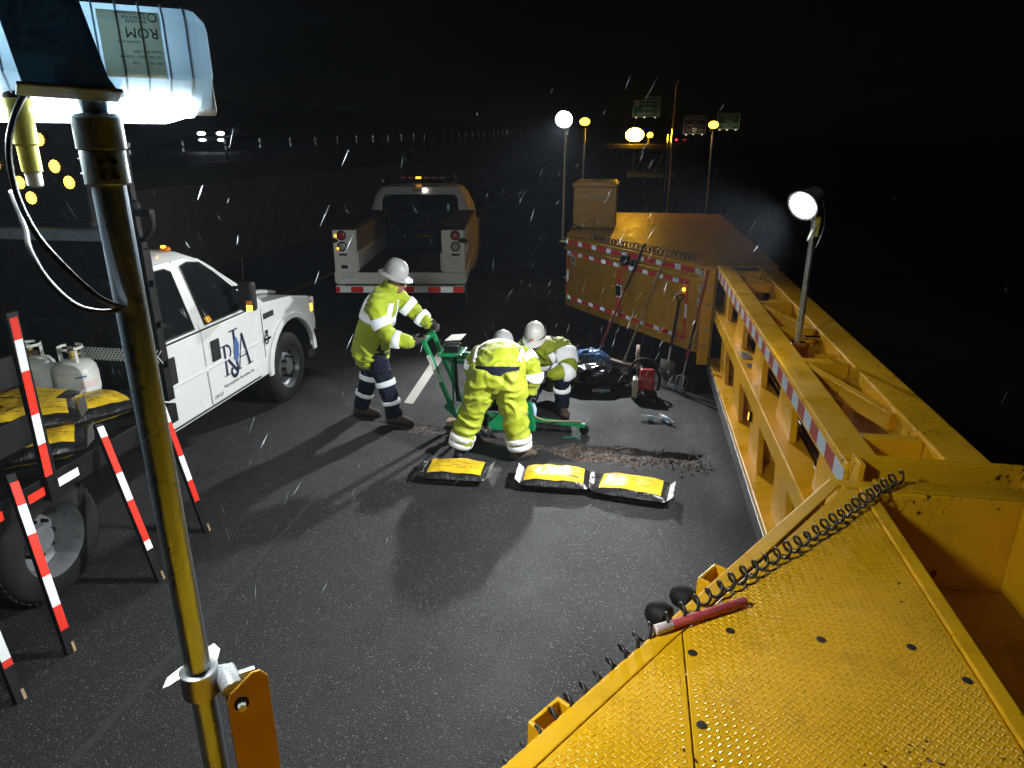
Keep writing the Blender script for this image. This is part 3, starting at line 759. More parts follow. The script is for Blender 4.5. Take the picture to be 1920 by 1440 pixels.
tb('horn', MB().lathe([(.05, 0), (.075, .03), (.075, .09), (.03, .10)], 16, axes(F(1.62, 1.335, .05), -fu, (0, 0, 1))), M_['blackmatte'], bevel=0, smooth='auto')
tb('horn', MB().lathe([(.03, 0), (.05, .03), (.05, .06), (.03, .07)], 16, axes(F(1.46, 1.325, .05), -fu, (0, 0, 1))), M_['blackmatte'], bevel=0, smooth='auto')
# raised tread of the far deck, coarser
# locker on the far deck
cab = tb('locker', MB().bb((-0.98, 11.75, 1.503), (-0.28, 12.5, 2.16)), bevel=0.012)
tb('locker_lid', MB().prism([(-1.0, 2.163), (-0.26, 2.163), (-0.26, 2.21), (-0.32, 2.25), (-0.94, 2.25), (-1.0, 2.21)], 11.72, 12.53, lambda u, v, w: (u, w, v)), bevel=0.006, parent=cab)
plate('locker_nameplate', (-0.60, 11.747, 1.99), (1, 0, 0), (0, 0, 1), .30, .022, .002, M_['dullwhite'], cab)
tb('conduit', MB().tube([(-1.0, 11.7, 1.52), (-0.98, 11.6, 1.6), (-0.9, 11.55, 1.56), (-.8, 11.5, 1.52)], .012, 8), M_['cable'], bevel=0, smooth=True)
# uprights for the warning lamps at the head of the trailer
# ================================================================== floodlight mast close to the camera
MX, MY = -0.870, 1.077
mast = thing('mast_pole', 'brushed steel mast pole rising close to the camera, left', 'pole', (MX, MY, 1.0))
def mb_(name, mb, mat_, parent, bevel=0.0, smooth=False):
    return mb.build(name, mat_, parent, world=True, bevel=bevel, smooth=smooth)
c_ = lambda z: V((MX, MY, z))
mb_('tube', MB().tube([c_(0.9), c_(1.4), c_(2.0), c_(2.845)], .0262, 40), M_['steel'], mast, smooth='auto')
mb_('collar', MB().tube([c_(2.80), c_(2.803), c_(2.853), c_(2.856)], [.032, .0345, .0345, .033], 40), M_['bracket'], mast, smooth='auto')
for a in (-60, -30, 200):
    for z in (2.815, 2.838):
        d = V((math.cos(R(a)), math.sin(R(a)), 0))
        mb_('set_screw', MB().cyl(c_(z) + d * .034, c_(z) + d * .0395, .005, 10), M_['blackmatte'], mast)
mb_('sleeve', MB().tube([c_(2.8565), c_(2.858), c_(2.905), c_(2.912)], [.036, .0375, .0375, .030], 40), M_['bracket'], mast, smooth='auto')
mb_('swivel', MB().tube([c_(2.912), c_(2.935)], [.022, .022], 28), M_['steel'], mast, smooth='auto')
# clamp ring and peeling tape
mb_('clamp_ring', MB().tube([c_(1.735), c_(1.737), c_(1.795), c_(1.797)], [.036, .039, .039, .036], 40), M_['galv'], mast, smooth='auto')
for (a, l, up) in ((208, .040, -.028), (80, .022, .022)):
    d = V((math.cos(R(a)), math.sin(R(a)), 0)); s = V((-d.y, d.x, 0))
    p = c_(1.796) + d * .034
    mb_('tape_scrap', MB().add([p - s * .02, p + s * .02, p + d * l * .6 + s * .022 + V((0, 0, up * .4)), p + d * l + s * .004 + V((0, 0, up)), p + d * l * .8 - s * .016 + V((0, 0, up * .7))], [(0, 1, 2, 3, 4)]), M_['tapewhite'], mast)
# stanchion that carries the mast; its shade is put in as darker yellow
st = thing('rail_stanchion', 'yellow steel channel upright bolted beside the mast clamp', 'post', (-0.76, 1.0, 1.0))
fx = V((0.785, 0.62, 0)); fy = V((-0.62, 0.785, 0))       # right / away from the camera
S0 = c_(-.042) + fx * .070 - fy * .045
def S(u, v, w): return S0 + fx * u + fy * v + V((0, 0, w))
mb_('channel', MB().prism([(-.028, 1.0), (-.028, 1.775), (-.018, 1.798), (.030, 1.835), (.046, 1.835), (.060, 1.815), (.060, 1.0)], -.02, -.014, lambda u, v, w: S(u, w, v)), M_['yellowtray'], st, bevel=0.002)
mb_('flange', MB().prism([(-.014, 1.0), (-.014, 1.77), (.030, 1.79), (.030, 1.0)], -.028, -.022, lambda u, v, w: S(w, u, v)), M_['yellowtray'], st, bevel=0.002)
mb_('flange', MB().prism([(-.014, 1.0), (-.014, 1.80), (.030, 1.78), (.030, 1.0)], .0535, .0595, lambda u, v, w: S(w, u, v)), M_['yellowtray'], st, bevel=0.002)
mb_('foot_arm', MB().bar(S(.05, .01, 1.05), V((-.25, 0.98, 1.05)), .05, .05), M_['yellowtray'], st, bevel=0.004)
mb_('washer', MB().cyl(S(.0, -.0205, 1.765), S(.0, -.0235, 1.765), .0155, 20), M_['blackmatte'], st)
mb_('bolt_head', MB().cyl(S(.0, -.0238, 1.765), S(.0, -.036, 1.765), .0095, 6), M_['zinc'], st)
mb_('clamp_arm', MB().tube([c_(1.762) + fx * .034 + fy * .0, c_(1.768) + fx * .05 - fy * .008, S(-.012, -.0, 1.795)], [.022, .025, .024], 18), M_['zinc'], st, smooth='auto')
mb_('clamp_ear', MB().box(S(.022, .012, 1.815), (.034, .012, .016), Matrix.Rotation(R(38), 3, 'Z')), M_['zinc'], st, bevel=0.002)
M_['bulb'] = glow('added_bulb_glow', (0.58, 0.82, 1.0), 10.0)  # added emitter inside the housing, so its back looks lit
def shellmat(c1, c2, k, nm):
    m = mat(nm, c1, 0.35, var=0.06, dirt=(0.35, 0.36, 0.34), dscale=9)
    nt = m.node_tree; N = nt.nodes; L = nt.links
    t_ = N.new('ShaderNodeBsdfTranslucent'); t_.inputs[0].default_value = (*c2, 1)
    mx = N.new('ShaderNodeMixShader'); mx.inputs[0].default_value = k
    L.new(N['Principled BSDF'].outputs[0], mx.inputs[1]); L.new(t_.outputs[0], mx.inputs[2]); L.new(mx.outputs[0], N['Material Output'].inputs[0])
    return m
M_['lampshell'] = shellmat((0.62, 0.70, 0.74), (0.50, 0.63, 0.70), .45, 'added_glow_housing')  # shell made translucent so the added bulb lights its back
M_['labelfilm'] = shellmat((0.72, 0.70, 0.60), (0.80, 0.78, 0.66), .6, 'added_glow_label_film')  # label made translucent too, so the added glow shows through
M_['yoke'] = shellmat((0.16, 0.24, 0.29), (0.10, 0.17, 0.21), .6, 'added_glow_yoke')  # metal yoke made translucent to pass the added housing glow
# ---- floodlight head ---------------------------------------------
tilt = R(15)
hf = fy * math.cos(tilt) + V((0, 0, -math.sin(tilt)))      # beam direction
hu = fx.cross(hf).normalized()                             # up of the head
if hu.z < 0: hu = -hu
fl = thing('floodlight', 'big pale blue floodlight head with ribbed housing on the near mast', 'floodlight', tuple(c_(2.935)))
H0 = c_(3.008) + fy * .030 - fx * .045
def Hh(u, v, w): return H0 + fx * u + hu * (v * .80) + hf * w      # right, up, forward
W2 = .232
prof = [(-.085, .075), (-.085, .062), (-.078, .030), (-.066, -.040), (.045, -.058), (.075, -.040), (.085, .062), (.085, .075)]
# shell: v (height) , w (depth); lofted with narrower ends
rings = []
for u, k in ((-W2, .80), (-W2 + .018, .97), (-W2 + .03, 1), (W2 - .03, 1), (W2 - .018, .97), (W2, .80)):
    rings.append([Hh(u, v * (k if w < .06 else 1), (w - .075) * k + .075) for v, w in prof])
mb_('housing', MB().loft(rings, True), M_['lampshell'], fl, bevel=0.004)
mb_('bulb', MB().tube([Hh(-.16, .02, .0), Hh(.16, .02, .0)], .014, 12), M_['bulb'], fl, smooth='auto')  # added to light the housing from inside
for i in range(13):                                        # cooling fins
    u = -W2 + .035 + i * (2 * W2 - .07) / 12
    mb_('fin', MB().prism([(-.076, .030), (-.064, -.038), (.044, -.056), (.073, -.038), (.078, -.010), (.083, -.014), (.079, -.044), (.047, -.064), (-.068, -.046), (-.082, .030)], u - .0012, u + .0012, lambda a, b, w: Hh(w, a, b)), M_['lampshell'], fl)
mb_('front_rim', MB().bb((0, 0, 0), (0, 0, 0)) if False else MB().loft([[Hh(u, v, w) for u, v in ((-W2 - .008, -.094), (W2 + .008, -.094), (W2 + .008, .094), (-W2 - .008, .094))] for w in (.066, .088)], True), M_['lamphouse'], fl, bevel=0.004)
# lens: a bowed glass that hangs a little below the rim
lens = MB().grid(18, 14, lambda a, b: Hh((a - .5) * 2 * (W2 - .02), (b - .5) * .165, .0895 + .11 * (1 - (2 * a - 1) ** 12) * (1 - (2 * b - 1) ** 8)))
mb_('lens', lens, M_['flood'], fl, smooth=True)
gl = MB().grid(24, 6, lambda a, b: Hh((a - .5) * 2 * (W2 - .03), -.0955 - .026 * math.sin(math.pi * (.12 + .88 * b)) * min(1, 8 * min(a, 1 - a) + .1), .030 + .062 * b))
mb_('lens_lip', gl, M_['floodlip'], fl, smooth=True)
# yoke bracket behind
bk = MB().prism([(-.060, -.112), (.062, -.112), (.052, -.088), (.026, .085), (.018, .098), (-.075, .098), (-.082, .085)], -.088, -.082, lambda u, v, w: Hh(u + .02, v, w))
mb_('yoke', bk, M_['yoke'], fl, bevel=0.003)
mb_('yoke_roll', MB().tube([Hh(-.058, .092, -.088), Hh(.038, .092, -.088)], .007, 14), M_['steel'], fl, smooth='auto')
mb_('yoke_dimple', MB().cyl(Hh(-.004, .068, -.0885), Hh(-.004, .068, -.0905), .0165, 24), M_['bracket'], fl)
mb_('yoke_base', MB().tube([c_(2.935), c_(2.937), c_(2.948)], [.045, .047, .047], 32), M_['bracket'], fl, smooth='auto')
mb_('yoke_foot', MB().bar(Hh(-.05, -.112, -.082), Hh(.085, -.112, -.06), .05, .006, up=hu), M_['bracket'], fl, bevel=0.002)
mb_('yoke_neck', MB().tube([c_(2.948), c_(2.962)], .026, 24), M_['bracket'], fl, smooth='auto')
# rating label on the back, mounted upside down
lc = Hh(.105, -.012, -.0575); 
lab = plate('rating_label', Hh(.115, -.008, -.0505), -fx, -(hu * .985 - hf * .16), .088, .098, .0006, M_['labelfilm'], fl)
lv = -(hu * .985 - hf * .16); lu = -fx
def lt(s, size, du, dv, shear=0): text('print', s, size, Hh(.115, -.008, -.0512) + lu * du + V(lv).normalized() * dv + V((.0, 0, 0)) - hf * .0004, lu, lv, M_['ink'], lab, 'LEFT')
lt('ROM', .022, -.040, -.018)
for (s, z, du, dv) in (('CORPORATION', .0045, -.012, -.004), ('Model: RHL-10-M', .0055, -.040, .010), ('Vdc-120 / 60Hz / 7.5 AMPS', .0055, -.040, .018), ('P/N', .006, -.005, .027), ('SER. NO.', .0055, -.040, .027),
                       ('ENCLOSURE', .0055, -.025, -.034), ('SUITABLE FOR', .0055, -.025, -.040), ('WET LOCATIONS', .0055, -.025, -.046)):
    lt(s, z, du, dv)
shared('approval_mark', 'ulmark', lambda mb: mb.tube([V((.006 * math.cos(t * math.pi / 8), .006 * math.sin(t * math.pi / 8), 0)) for t in range(16)], .0009, 5, closed=True), axes(Hh(.115, -.008, -.0516) + lu * -.034 + lv.normalized() * -.041, lu, lv), lab, M_['ink'])
# power lead and plug
cb = thing('power_lead', 'black power lead looping from the near floodlight down past the mast', 'cable', (MX, MY, 2.9))
def Cam(px, py, d):                                         # metres: right, down, ahead of the mast foot frame
    return V((px, py, d))
loop = [(-.868, 1.045, 2.938), (-.880, 1.035, 2.957), (-.915, 1.040, 2.966), (-.955, 1.030, 2.935), (-.978, 1.010, 2.87), (-.975, .998, 2.80), (-.945, .985, 2.735), (-.905, .985, 2.68), (-.870, 1.005, 2.625), (-.850, 1.035, 2.60)]
mb_('lead', MB().tube(catmull(loop, 8), .0048, 10), M_['cable'], cb, smooth=True)
loop2 = [(-.995, 1.02, 2.735), (-.975, 1.0, 2.70), (-.945, .99, 2.655), (-.905, .99, 2.615), (-.872, 1.005, 2.600), (-.850, 1.035, 2.598)]
mb_('lead', MB().tube(catmull([(-1.03, 1.045, 2.79)] + loop2, 8), .0045, 10), M_['cable'], cb, smooth=True)
mb_('lead', MB().tube(catmull([(-.955, 1.055, 3.07), (-.968, 1.05, 3.02), (-.975, 1.05, 2.965)], 6), .005, 10), M_['cable'], cb, smooth=True)
pg = thing('power_plug', 'yellow twist lock plug hanging beside the near floodlight', 'plug', (-.985, 1.05, 2.84))
def lat(name, prof_, m__): mb_(name, MB().lathe(prof_, 22, Matrix.Translation(V((-.985, 1.05, 0)))), m__, pg, smooth='auto')
lat('plug_cap', [(.008, 2.972), (.018, 2.966), (.019, 2.935)], M_['blackmatte'])
lat('plug_body', [(.0185, 2.9345), (.0195, 2.93), (.0195, 2.905), (.018, 2.90), (.018, 2.865), (.0155, 2.862), (.0150, 2.822)], M_['connector'])
lat('plug_boot', [(.0125, 2.8215), (.0118, 2.800), (.008, 2.797)], M_['connwhite'])
# ================================================================== floodlights on slim poles standing on the trailer
M_['polelamp'] = mat('grey_lamp_shell', (0.16, 0.17, 0.18), 0.4, var=0.1)
def pole_light(name, label, x, y, z0, z1, aim, r, glowm, hood, power, cone, beam=None):
    t = thing(name, label, 'floodlight', (x, y, z0), 0, 'floodlights on slim poles')
    mb_('pole', MB().tube([(x, y, z0), (x, y, (z0 + z1) / 2), (x, y, z1)], .021, 18), M_['galv'], t, smooth='auto')
    mb_('pole_cap', MB().tube([(x, y, z1 - .05), (x, y, z1)], .027, 18), M_['galv'], t, smooth='auto')
    mb_('base_clamp', MB().bb((x - .05, y - .03, z0 - .002), (x + .05, y + .03, z0 + .03)).bb((x + .03, y - .02, z0 + .05), (x + .15, y + .02, z0 + .075)), M_['chrome'], t, bevel=.004)
    aim = V(aim).normalized(); u = aim.cross(V((0, 0, 1))).normalized(); v = u.cross(aim).normalized()
    c = V((x, y, z1 + .07)) + V((aim.x, aim.y, 0)).normalized() * .16
    Ml = Matrix((u, v, aim)).transposed().to_4x4(); Ml.translation = c
    mb_('lamp_body', MB().lathe([(.02, -.15), (.055, -.145), (.062, -.10), (.085, -.05), (r, -.004), (r + .008, 0), (r + .008, .012), (r, .014)], 26, Ml), M_['polelamp'], t, smooth='auto')
    mb_('lens', MB().lathe([(r * .97, .0145), (r * .8, .022), (r * .4, .03), (.001, .032)], 26, Ml), glowm, t, smooth='auto')
    mb_('hood', MB().loft([[Ml @ V(((r + q) * math.cos(2 * math.pi * j / 26), (r + q) * math.sin(2 * math.pi * j / 26), w)) for j in range(26)] for q, w in ((.009, .0), (.014, hood), (.011, hood), (.007, .016))], False), M_['polelamp'], t, smooth='auto')
    mb_('yoke', MB().bar(c - aim * .08, V((x, y, z1 - .01)), .03, .012), M_['blackmatte'], t, bevel=.002)
    q = V((x, y, z1 - .02)) + u * -.05 + aim * .05
    mb_('connector', MB().tube([q + V((0, 0, .03)), q + V((0, 0, -.01)), q + V((0, 0, -.012)), q + V((0, 0, -.10))], [.02, .02, .016, .015], 14), M_['connector'], t, smooth='auto')
    mb_('connector_tail', MB().tube(catmull([q + V((0, 0, -.02)), q + aim * .06 + V((0, 0, -.04)), q + aim * .10 + V((0, 0, -.08))], 4), .011, 8), M_['connwhite'], t, smooth=True)
    pts = [c - aim * .13, c - aim * .20 + V((0, 0, .0)), V((x, y, z1 - .05)) - V((aim.x, aim.y, 0)) * .14, V((x, y, z1 - .2)) - V((aim.x, aim.y, 0)) * .09, V((x, y, z1 - .26))]
    mb_('lead', MB().tube(catmull(pts, 6), .004, 6), M_['cable'], t, smooth=True)
    sd = bpy.data.lights.new('lamp_beam', 'SPOT'); sd.energy = power; sd.spot_size = R(cone); sd.spot_blend = .75; sd.shadow_soft_size = r * .7; sd.color = (0.94, 0.98, 1.0)
    so = bpy.data.objects.new('lamp_beam', sd); COL.objects.link(so); so.parent = t
    beam = V(beam or aim).normalized(); bu_ = beam.cross(V((0, 0, 1))).normalized(); bv_ = bu_.cross(beam)
    so.matrix_local = Matrix.Translation(c + aim * (.05 + r * .7) - t.location) @ (Matrix((bu_, bv_, beam)).transposed() @ Matrix.Rotation(math.pi, 3, 'X')).to_4x4()
    return t
pole_light('pole_floodlight', 'bright round floodlight on a slim pole above the trailer top rail', 1.225, 5.11, 1.47, 2.40, (-0.60, -.62, -.42), .095, M_['flood_r'], .018, 950, 122, (-0.80, -.12, -.42))
pole_light('pole_floodlight', 'bright floodlight on the tall pole beside the far yellow locker', -1.12, 11.54, 1.30, 3.13, (-.03, -.88, -.47), .125, M_['flood_l'], .05, 1700, 72)
# ================================================================== coiled cords
def coil(name, label, path, r, wr, pitch, tails=()):
    pts = catmull(path, 24); out = []; ph = 0
    L_ = 0
    for i in range(len(pts) - 1):
        t = (pts[i + 1] - pts[i]); l = t.length
        if l < 1e-6: continue
        t.normalize(); s = t.cross(V((0, 0, 1))).normalized(); u = s.cross(t)
        n = max(2, int(l / pitch * 14))
        for j in range(n):
            p = pts[i].lerp(pts[i + 1], j / n); a = ph + 2 * math.pi * (l * j / n) / pitch
            k = 1 + .12 * math.sin(a * .23)
            out.append(p + (s * math.cos(a) * .9 + u * math.sin(a)) * r * k + u * r)
        ph += 2 * math.pi * l / pitch
    o = MB().tube(out, wr, 6).build(name, M_['cable'], smooth=True)
    return tag(o, label, 'cord')
coil('coiled_cord', 'black coiled cord stretched over the edge of the near yellow deck',
     [(1.19, 2.87, 1.52), (1.08, 2.78, 1.508), (0.72, 2.36, 1.5045), (0.40, 2.02, 1.5045), (0.20, 1.80, 1.503), (0.085, 1.70, 1.48), (-0.02, 1.55, 1.46), (-0.12, 1.40, 1.46), (-0.20, 1.25, 1.45), (-.30, 1.10, 1.43)], .0225, .0052, .062)
coil('coiled_cord', 'black coiled cord lying along the far trailer deck edge',
     [tuple(F(s, 1.502, -.02)) for s in (.35, .9, 1.5, 2.1, 2.62)], .03, .008, .085)
# ================================================================== road flare lying on the deck
fr = thing('road_flare', 'faded red paper road flare with white cap on the yellow deck', 'flare', (0.27, 1.815, ZD))
a0 = V((0.130, 1.725, ZD + .0165)); a1 = V((0.412, 1.912, ZD + .0165)); dd = (a1 - a0).normalized()
mb_('stick', MB().tube([a0 + dd * .055, a0 + dd * .06, a1 - dd * .004, a1], [.0132, .0142, .0142, .012], 20), M_['pinkflare'], fr, smooth='auto')
mb_('cap', MB().tube([a0, a0 + dd * .003, a0 + dd * .058, a0 + dd * .060], [.0128, .0152, .0152, .014], 20), M_['cap'], fr, smooth='auto')
# ================================================================== white work truck with rack bed, on the left
WH = M_['white']
t1 = thing('work_truck', 'white crew work truck with navy door logo and black rack bed', 'truck', (-4.75, 5.2, 0))
def p1(name, mb, m_, parent=None, bevel=0.0, smooth=False, seg=2):
    return mb.build(name, m_, parent or t1, world=True, bevel=bevel, smooth=smooth, seg=seg)
CX1 = -4.75
M_['rimgrey'] = mat('grey_wheel_rim', (0.24, 0.25, 0.26), 0.35, metal=0.35, var=0.12, dirt=(0.10, 0.08, 0.06), dscale=9)
def tyre(parent, c, r, w, side, deep=False, name='wheel'):
    """wheel with tyre, rim and nuts; side=+1 faces +x"""
    Mx = Matrix.Translation(V(c)) @ Matrix.Rotation(R(90), 4, 'Y') if side > 0 else Matrix.Translation(V(c)) @ Matrix.Rotation(R(-90), 4, 'Y')
    h = w / 2
    ty = MB().lathe([(r * .60, -h), (r * .66, -h * 1.06), (r * .9, -h * 1.02), (r * .975, -h * .82), (r, -h * .5), (r, h * .5), (r * .975, h * .82), (r * .9, h * 1.02), (r * .66, h * 1.06), (r * .60, h)], 40, Mx, False).build(name, M_['rubber'], parent, world=True, smooth='auto')
    tr_ = MB()
    for i in range(44):
        a = 2 * math.pi * i / 44
        for k in (-1, 1):
            q = Mx @ V((math.cos(a + k * .03) * r * 1.002, math.sin(a + k * .03) * r * 1.002, k * h * .42))
            tr_.box(q, (h * .55, .028, .012), (Mx.to_3x3() @ Matrix.Rotation(a, 3, 'Z') @ Matrix.Rotation(R(90), 3, 'Y')))
    stuff(tr_.build('tread', M_['rubber'], ty, world=True))
    if not deep:
        prof_ = [(r * .615, h * .92), (r * .62, h * 1.03), (r * .57, h * .80), (r * .55, h * .5), (r * .50, h * .38), (r * .36, h * .62), (r * .22, h * .80), (r * .20, h * .98), (.001, h * 1.0)]
    else:
        prof_ = [(r * .615, h * .92), (r * .60, h * 1.0), (r * .57, h * .80), (r * .55, h * .2), (r * .54, -h * .3), (r * .40, -h * .45), (r * .24, -h * .3), (r * .22, h * .2), (.001, h * .22)]
    MB().lathe(prof_, 40, Mx, False).build('rim', M_['rimgrey'], ty, world=True, smooth='auto')
    for i in range(8):
        a = 2 * math.pi * i / 8; zz = h * .68 if not deep else -h * .36; rr_ = r * .30
        q0 = Mx @ V((math.cos(a) * rr_, math.sin(a) * rr_, zz)); q1 = Mx @ V((math.cos(a) * rr_, math.sin(a) * rr_, zz + .045))
        MB().cyl(q0, q1, .013, 6).build('wheel_nut', M_['black'], ty, world=True)
    if not deep:
        for i in range(4):
            a = 2 * math.pi * (i + .5) / 4; q = Mx @ V((math.cos(a) * r * .45, math.sin(a) * r * .45, h * .47))
            MB().cyl(q, Mx @ V((math.cos(a) * r * .45, math.sin(a) * r * .45, h * .53)), .026, 12).build('rim_hole', M_['black'], ty, world=True)
    return ty
for sd in (1, -1):
    tyre(t1, (CX1 + sd * .80, 7.11, .405), .405, .25, sd)
    tyre(t1, (CX1 + sd * 1.03, 3.38, .405), .405, .24, sd, True)
    tyre(t1, (CX1 + sd * .75, 3.38, .405), .405, .24, sd, True)
# body: side profile below the belt line, extruded; belt z = 1.27
def half(z):                                    # half width of the cab at height z
    return 1.0 - .03 * max(0, (.75 - z)) - .015 * max(0, z - 1.0) - (.33 * max(0, z - 1.28))
def arch(yc, zc, r, n=12, a0=0, a1=180):
    return [(yc + r * math.cos(R(a0 + (a1 - a0) * i / n)), zc + r * math.sin(R(a0 + (a1 - a0) * i / n))) for i in range(n + 1)]
low = [(4.74, .50), (6.52, .50)] + list(reversed(arch(7.11, .47, .50, 12, 5, 176))) + [(7.63, .52), (7.72, .56), (7.76, .80), (7.72, 1.04), (7.62, 1.13), (7.22, 1.215), (6.62, 1.27), (4.74, 1.27)]
def shell(poly, x0, x1, name, m_, bevel=.02, parent=None, seg=3):
    return p1(name, MB().prism(poly, x0, x1, lambda u, v, w: (w, u, v)), m_, parent, bevel=bevel, seg=seg)
shell(low, CX1 - .985, CX1 + .985, 'body', WH, .035)
# flared arch lips and the raised centre of the bonnet
for sd in (1, -1):
    lip = [p for p in arch(7.11, .47, .575, 14, 0, 180)]; inn = [p for p in arch(7.11, .47, .50, 14, 0, 180)]
    poly = lip + list(reversed(inn))
    p1('fender_flare', MB().prism(poly, CX1 + sd * .975, CX1 + sd * 1.015, lambda u, v, w: (w, u, v)), WH, bevel=.016, seg=3)
for sd in (1, -1):
    p1('arch_liner', MB().prism(arch(7.11, .47, .498, 14, 0, 180) + list(reversed(arch(7.11, .47, .480, 14, 0, 180))), CX1 + sd * .45, CX1 + sd * .968, lambda u, v, w: (w, u, v)), M_['blackmatte'])
p1('bonnet', MB().prism([(6.60, 1.268), (7.20, 1.225), (7.58, 1.15), (7.54, 1.20), (7.2, 1.275), (6.62, 1.315)], CX1 - .62, CX1 + .62, lambda u, v, w: (w, u, v)), WH, bevel=.02, seg=3)
# greenhouse: roof narrows upward
def ring(yb, yt):                                # corner loops at several heights
    pass
gh = [(1.268, 4.76, 6.66, .985), (1.45, 4.78, 6.42, .945), (1.70, 4.82, 6.08, .87), (1.86, 4.86, 5.83, .82), (1.94, 4.92, 5.66, .76), (1.975, 5.05, 5.50, .64)]
rings = []
for z, ya, yb, hw in gh:
    rr_ = .05
    rings.append([V((CX1 + sx * (hw - a), y_, z)) for sx, y_, a in ((1, ya + rr_, 0), (1, yb - rr_, 0), (1, yb, rr_ * 1.5), (-1, yb, rr_ * 1.5), (-1, yb - rr_, 0), (-1, ya + rr_, 0), (-1, ya, rr_), (1, ya, rr_))])
p1('roof', MB().loft(rings, True), WH, bevel=.012, smooth='auto')
# windows sit just proud of the tapered side
def sidept(y, z, o=0.0):
    for i in range(len(gh) - 1):
        if gh[i][0] <= z <= gh[i + 1][0]:
            k = (z - gh[i][0]) / (gh[i + 1][0] - gh[i][0]); hw = gh[i][3] * (1 - k) + gh[i + 1][3] * k
            return V((CX1 + hw + o, y, z))
    return V((CX1 + .985 + o, y, z))
def side_panel(name, poly, m_, o0, o1, parent=None, bevel=.004):
    n = len(poly)
    vs = [sidept(y, z, o0) for y, z in poly] + [sidept(y, z, o1) for y, z in poly]
    fs = [tuple(range(n - 1, -1, -1)), tuple(range(n, 2 * n))] + [(i, (i + 1) % n, n + (i + 1) % n, n + i) for i in range(n)]
    return p1(name, MB().add(vs, fs), m_, parent, bevel=bevel)
def sub(poly, k):                                # densify along z so that panels follow the taper
    out = []
    for i in range(len(poly)):
        a = poly[i]; b = poly[(i + 1) % len(poly)]
        for j in range(k): out.append((a[0] + (b[0] - a[0]) * j / k, a[1] + (b[1] - a[1]) * j / k))
    return out
# doors: panels proud of the body, with window frames
d1p = [(5.478, .545), (6.38, .545), (6.44, .70), (6.50, 1.262), (5.458, 1.262)]
d2p = [(4.80, .545), (5.462, .545), (5.442, 1.262), (4.80, 1.262)]
fd = p1('front_door', MB().prism(d1p, CX1 + .982, CX1 + .999, lambda u, v, w: (w, u, v)), WH, bevel=.009)
rd = p1('rear_door', MB().prism(d2p, CX1 + .982, CX1 + .999, lambda u, v, w: (w, u, v)), WH, bevel=.009)
for (pl, par, nm) in (([(5.455, 1.275), (6.46, 1.275), (6.28, 1.45), (5.97, 1.74), (5.80, 1.855), (5.62, 1.885), (5.44, 1.885)], fd, 'front'), ([(4.82, 1.275), (5.44, 1.275), (5.425, 1.885), (4.90, 1.885), (4.86, 1.82)], rd, 'rear')):
    side_panel('window_frame', pl, WH, .001, .012, par)
w1 = [(5.54, 1.31), (6.33, 1.31), (6.22, 1.45), (5.94, 1.71), (5.80, 1.815), (5.64, 1.84), (5.535, 1.82)]
w2 = [(4.93, 1.31), (5.375, 1.31), (5.37, 1.80), (5.30, 1.835), (4.99, 1.835), (4.94, 1.78)]
for (pl, par) in ((w1, fd), (w2, rd)):
    cx_ = sum(p[0] for p in pl) / len(pl); cz_ = sum(p[1] for p in pl) / len(pl)
    big = [(cx_ + (p[0] - cx_) * 1.045, cz_ + (p[1] - cz_) * 1.05) for p in pl]
    side_panel('window_seal', big, M_['blackmatte'], .0125, .0145, par, .002)
    side_panel('window', pl, M_['glass'], .015, .017, par, .001)
# windscreen
p1('windscreen', MB().add([(CX1 - .80, 6.60, 1.32), (CX1 + .80, 6.60, 1.32), (CX1 + .72, 5.80, 1.885), (CX1 - .72, 5.80, 1.885)], [(0, 1, 2, 3)]), M_['glass'])
for (a_, b_) in (((5.463, .55), (5.477, 1.262)), ((6.505, .70), (6.517, 1.262)), ((4.81, .522), (6.38, .538))):
    p1('panel_gap', MB().bb((CX1 + .9853, a_[0], a_[1]), (CX1 + .9865, b_[0], b_[1])), M_['blackmatte'])
for yy_ in (5.02, 5.2, 5.38):
    p1('roof_rib', MB().bb((CX1 - .55, yy_ - .012, 1.972), (CX1 + .55, yy_ + .012, 1.981)), WH, bevel=.004)
p1('aerial', MB().tube([(CX1 + .80, 6.55, 1.27), (CX1 + .80, 6.60, 1.75)], .004, 6), M_['blackmatte'])
# waist crease and lower crease of the doors
p1('trim_strip', MB().bb((CX1 + .9965, 4.82, 1.262), (CX1 + 1.004, 6.42, 1.276)), M_['blackmatte'], bevel=.002)
for (par, y, L_) in ((fd, 5.62, .13), (rd, 4.95, .15)):
    p1('door_handle', MB().box((CX1 + 1.006, y, 1.04), (.018, L_, .235 if par is rd else .20)), M_['blackmatte'], par, bevel=.012, seg=3)
p1('body_crease', MB().prism([(CX1 + .9955, .87), (CX1 + 1.004, .90), (CX1 + .9955, .93)], 4.84, 6.40, lambda u, v, w: (u, w, v)), WH, bevel=.003)
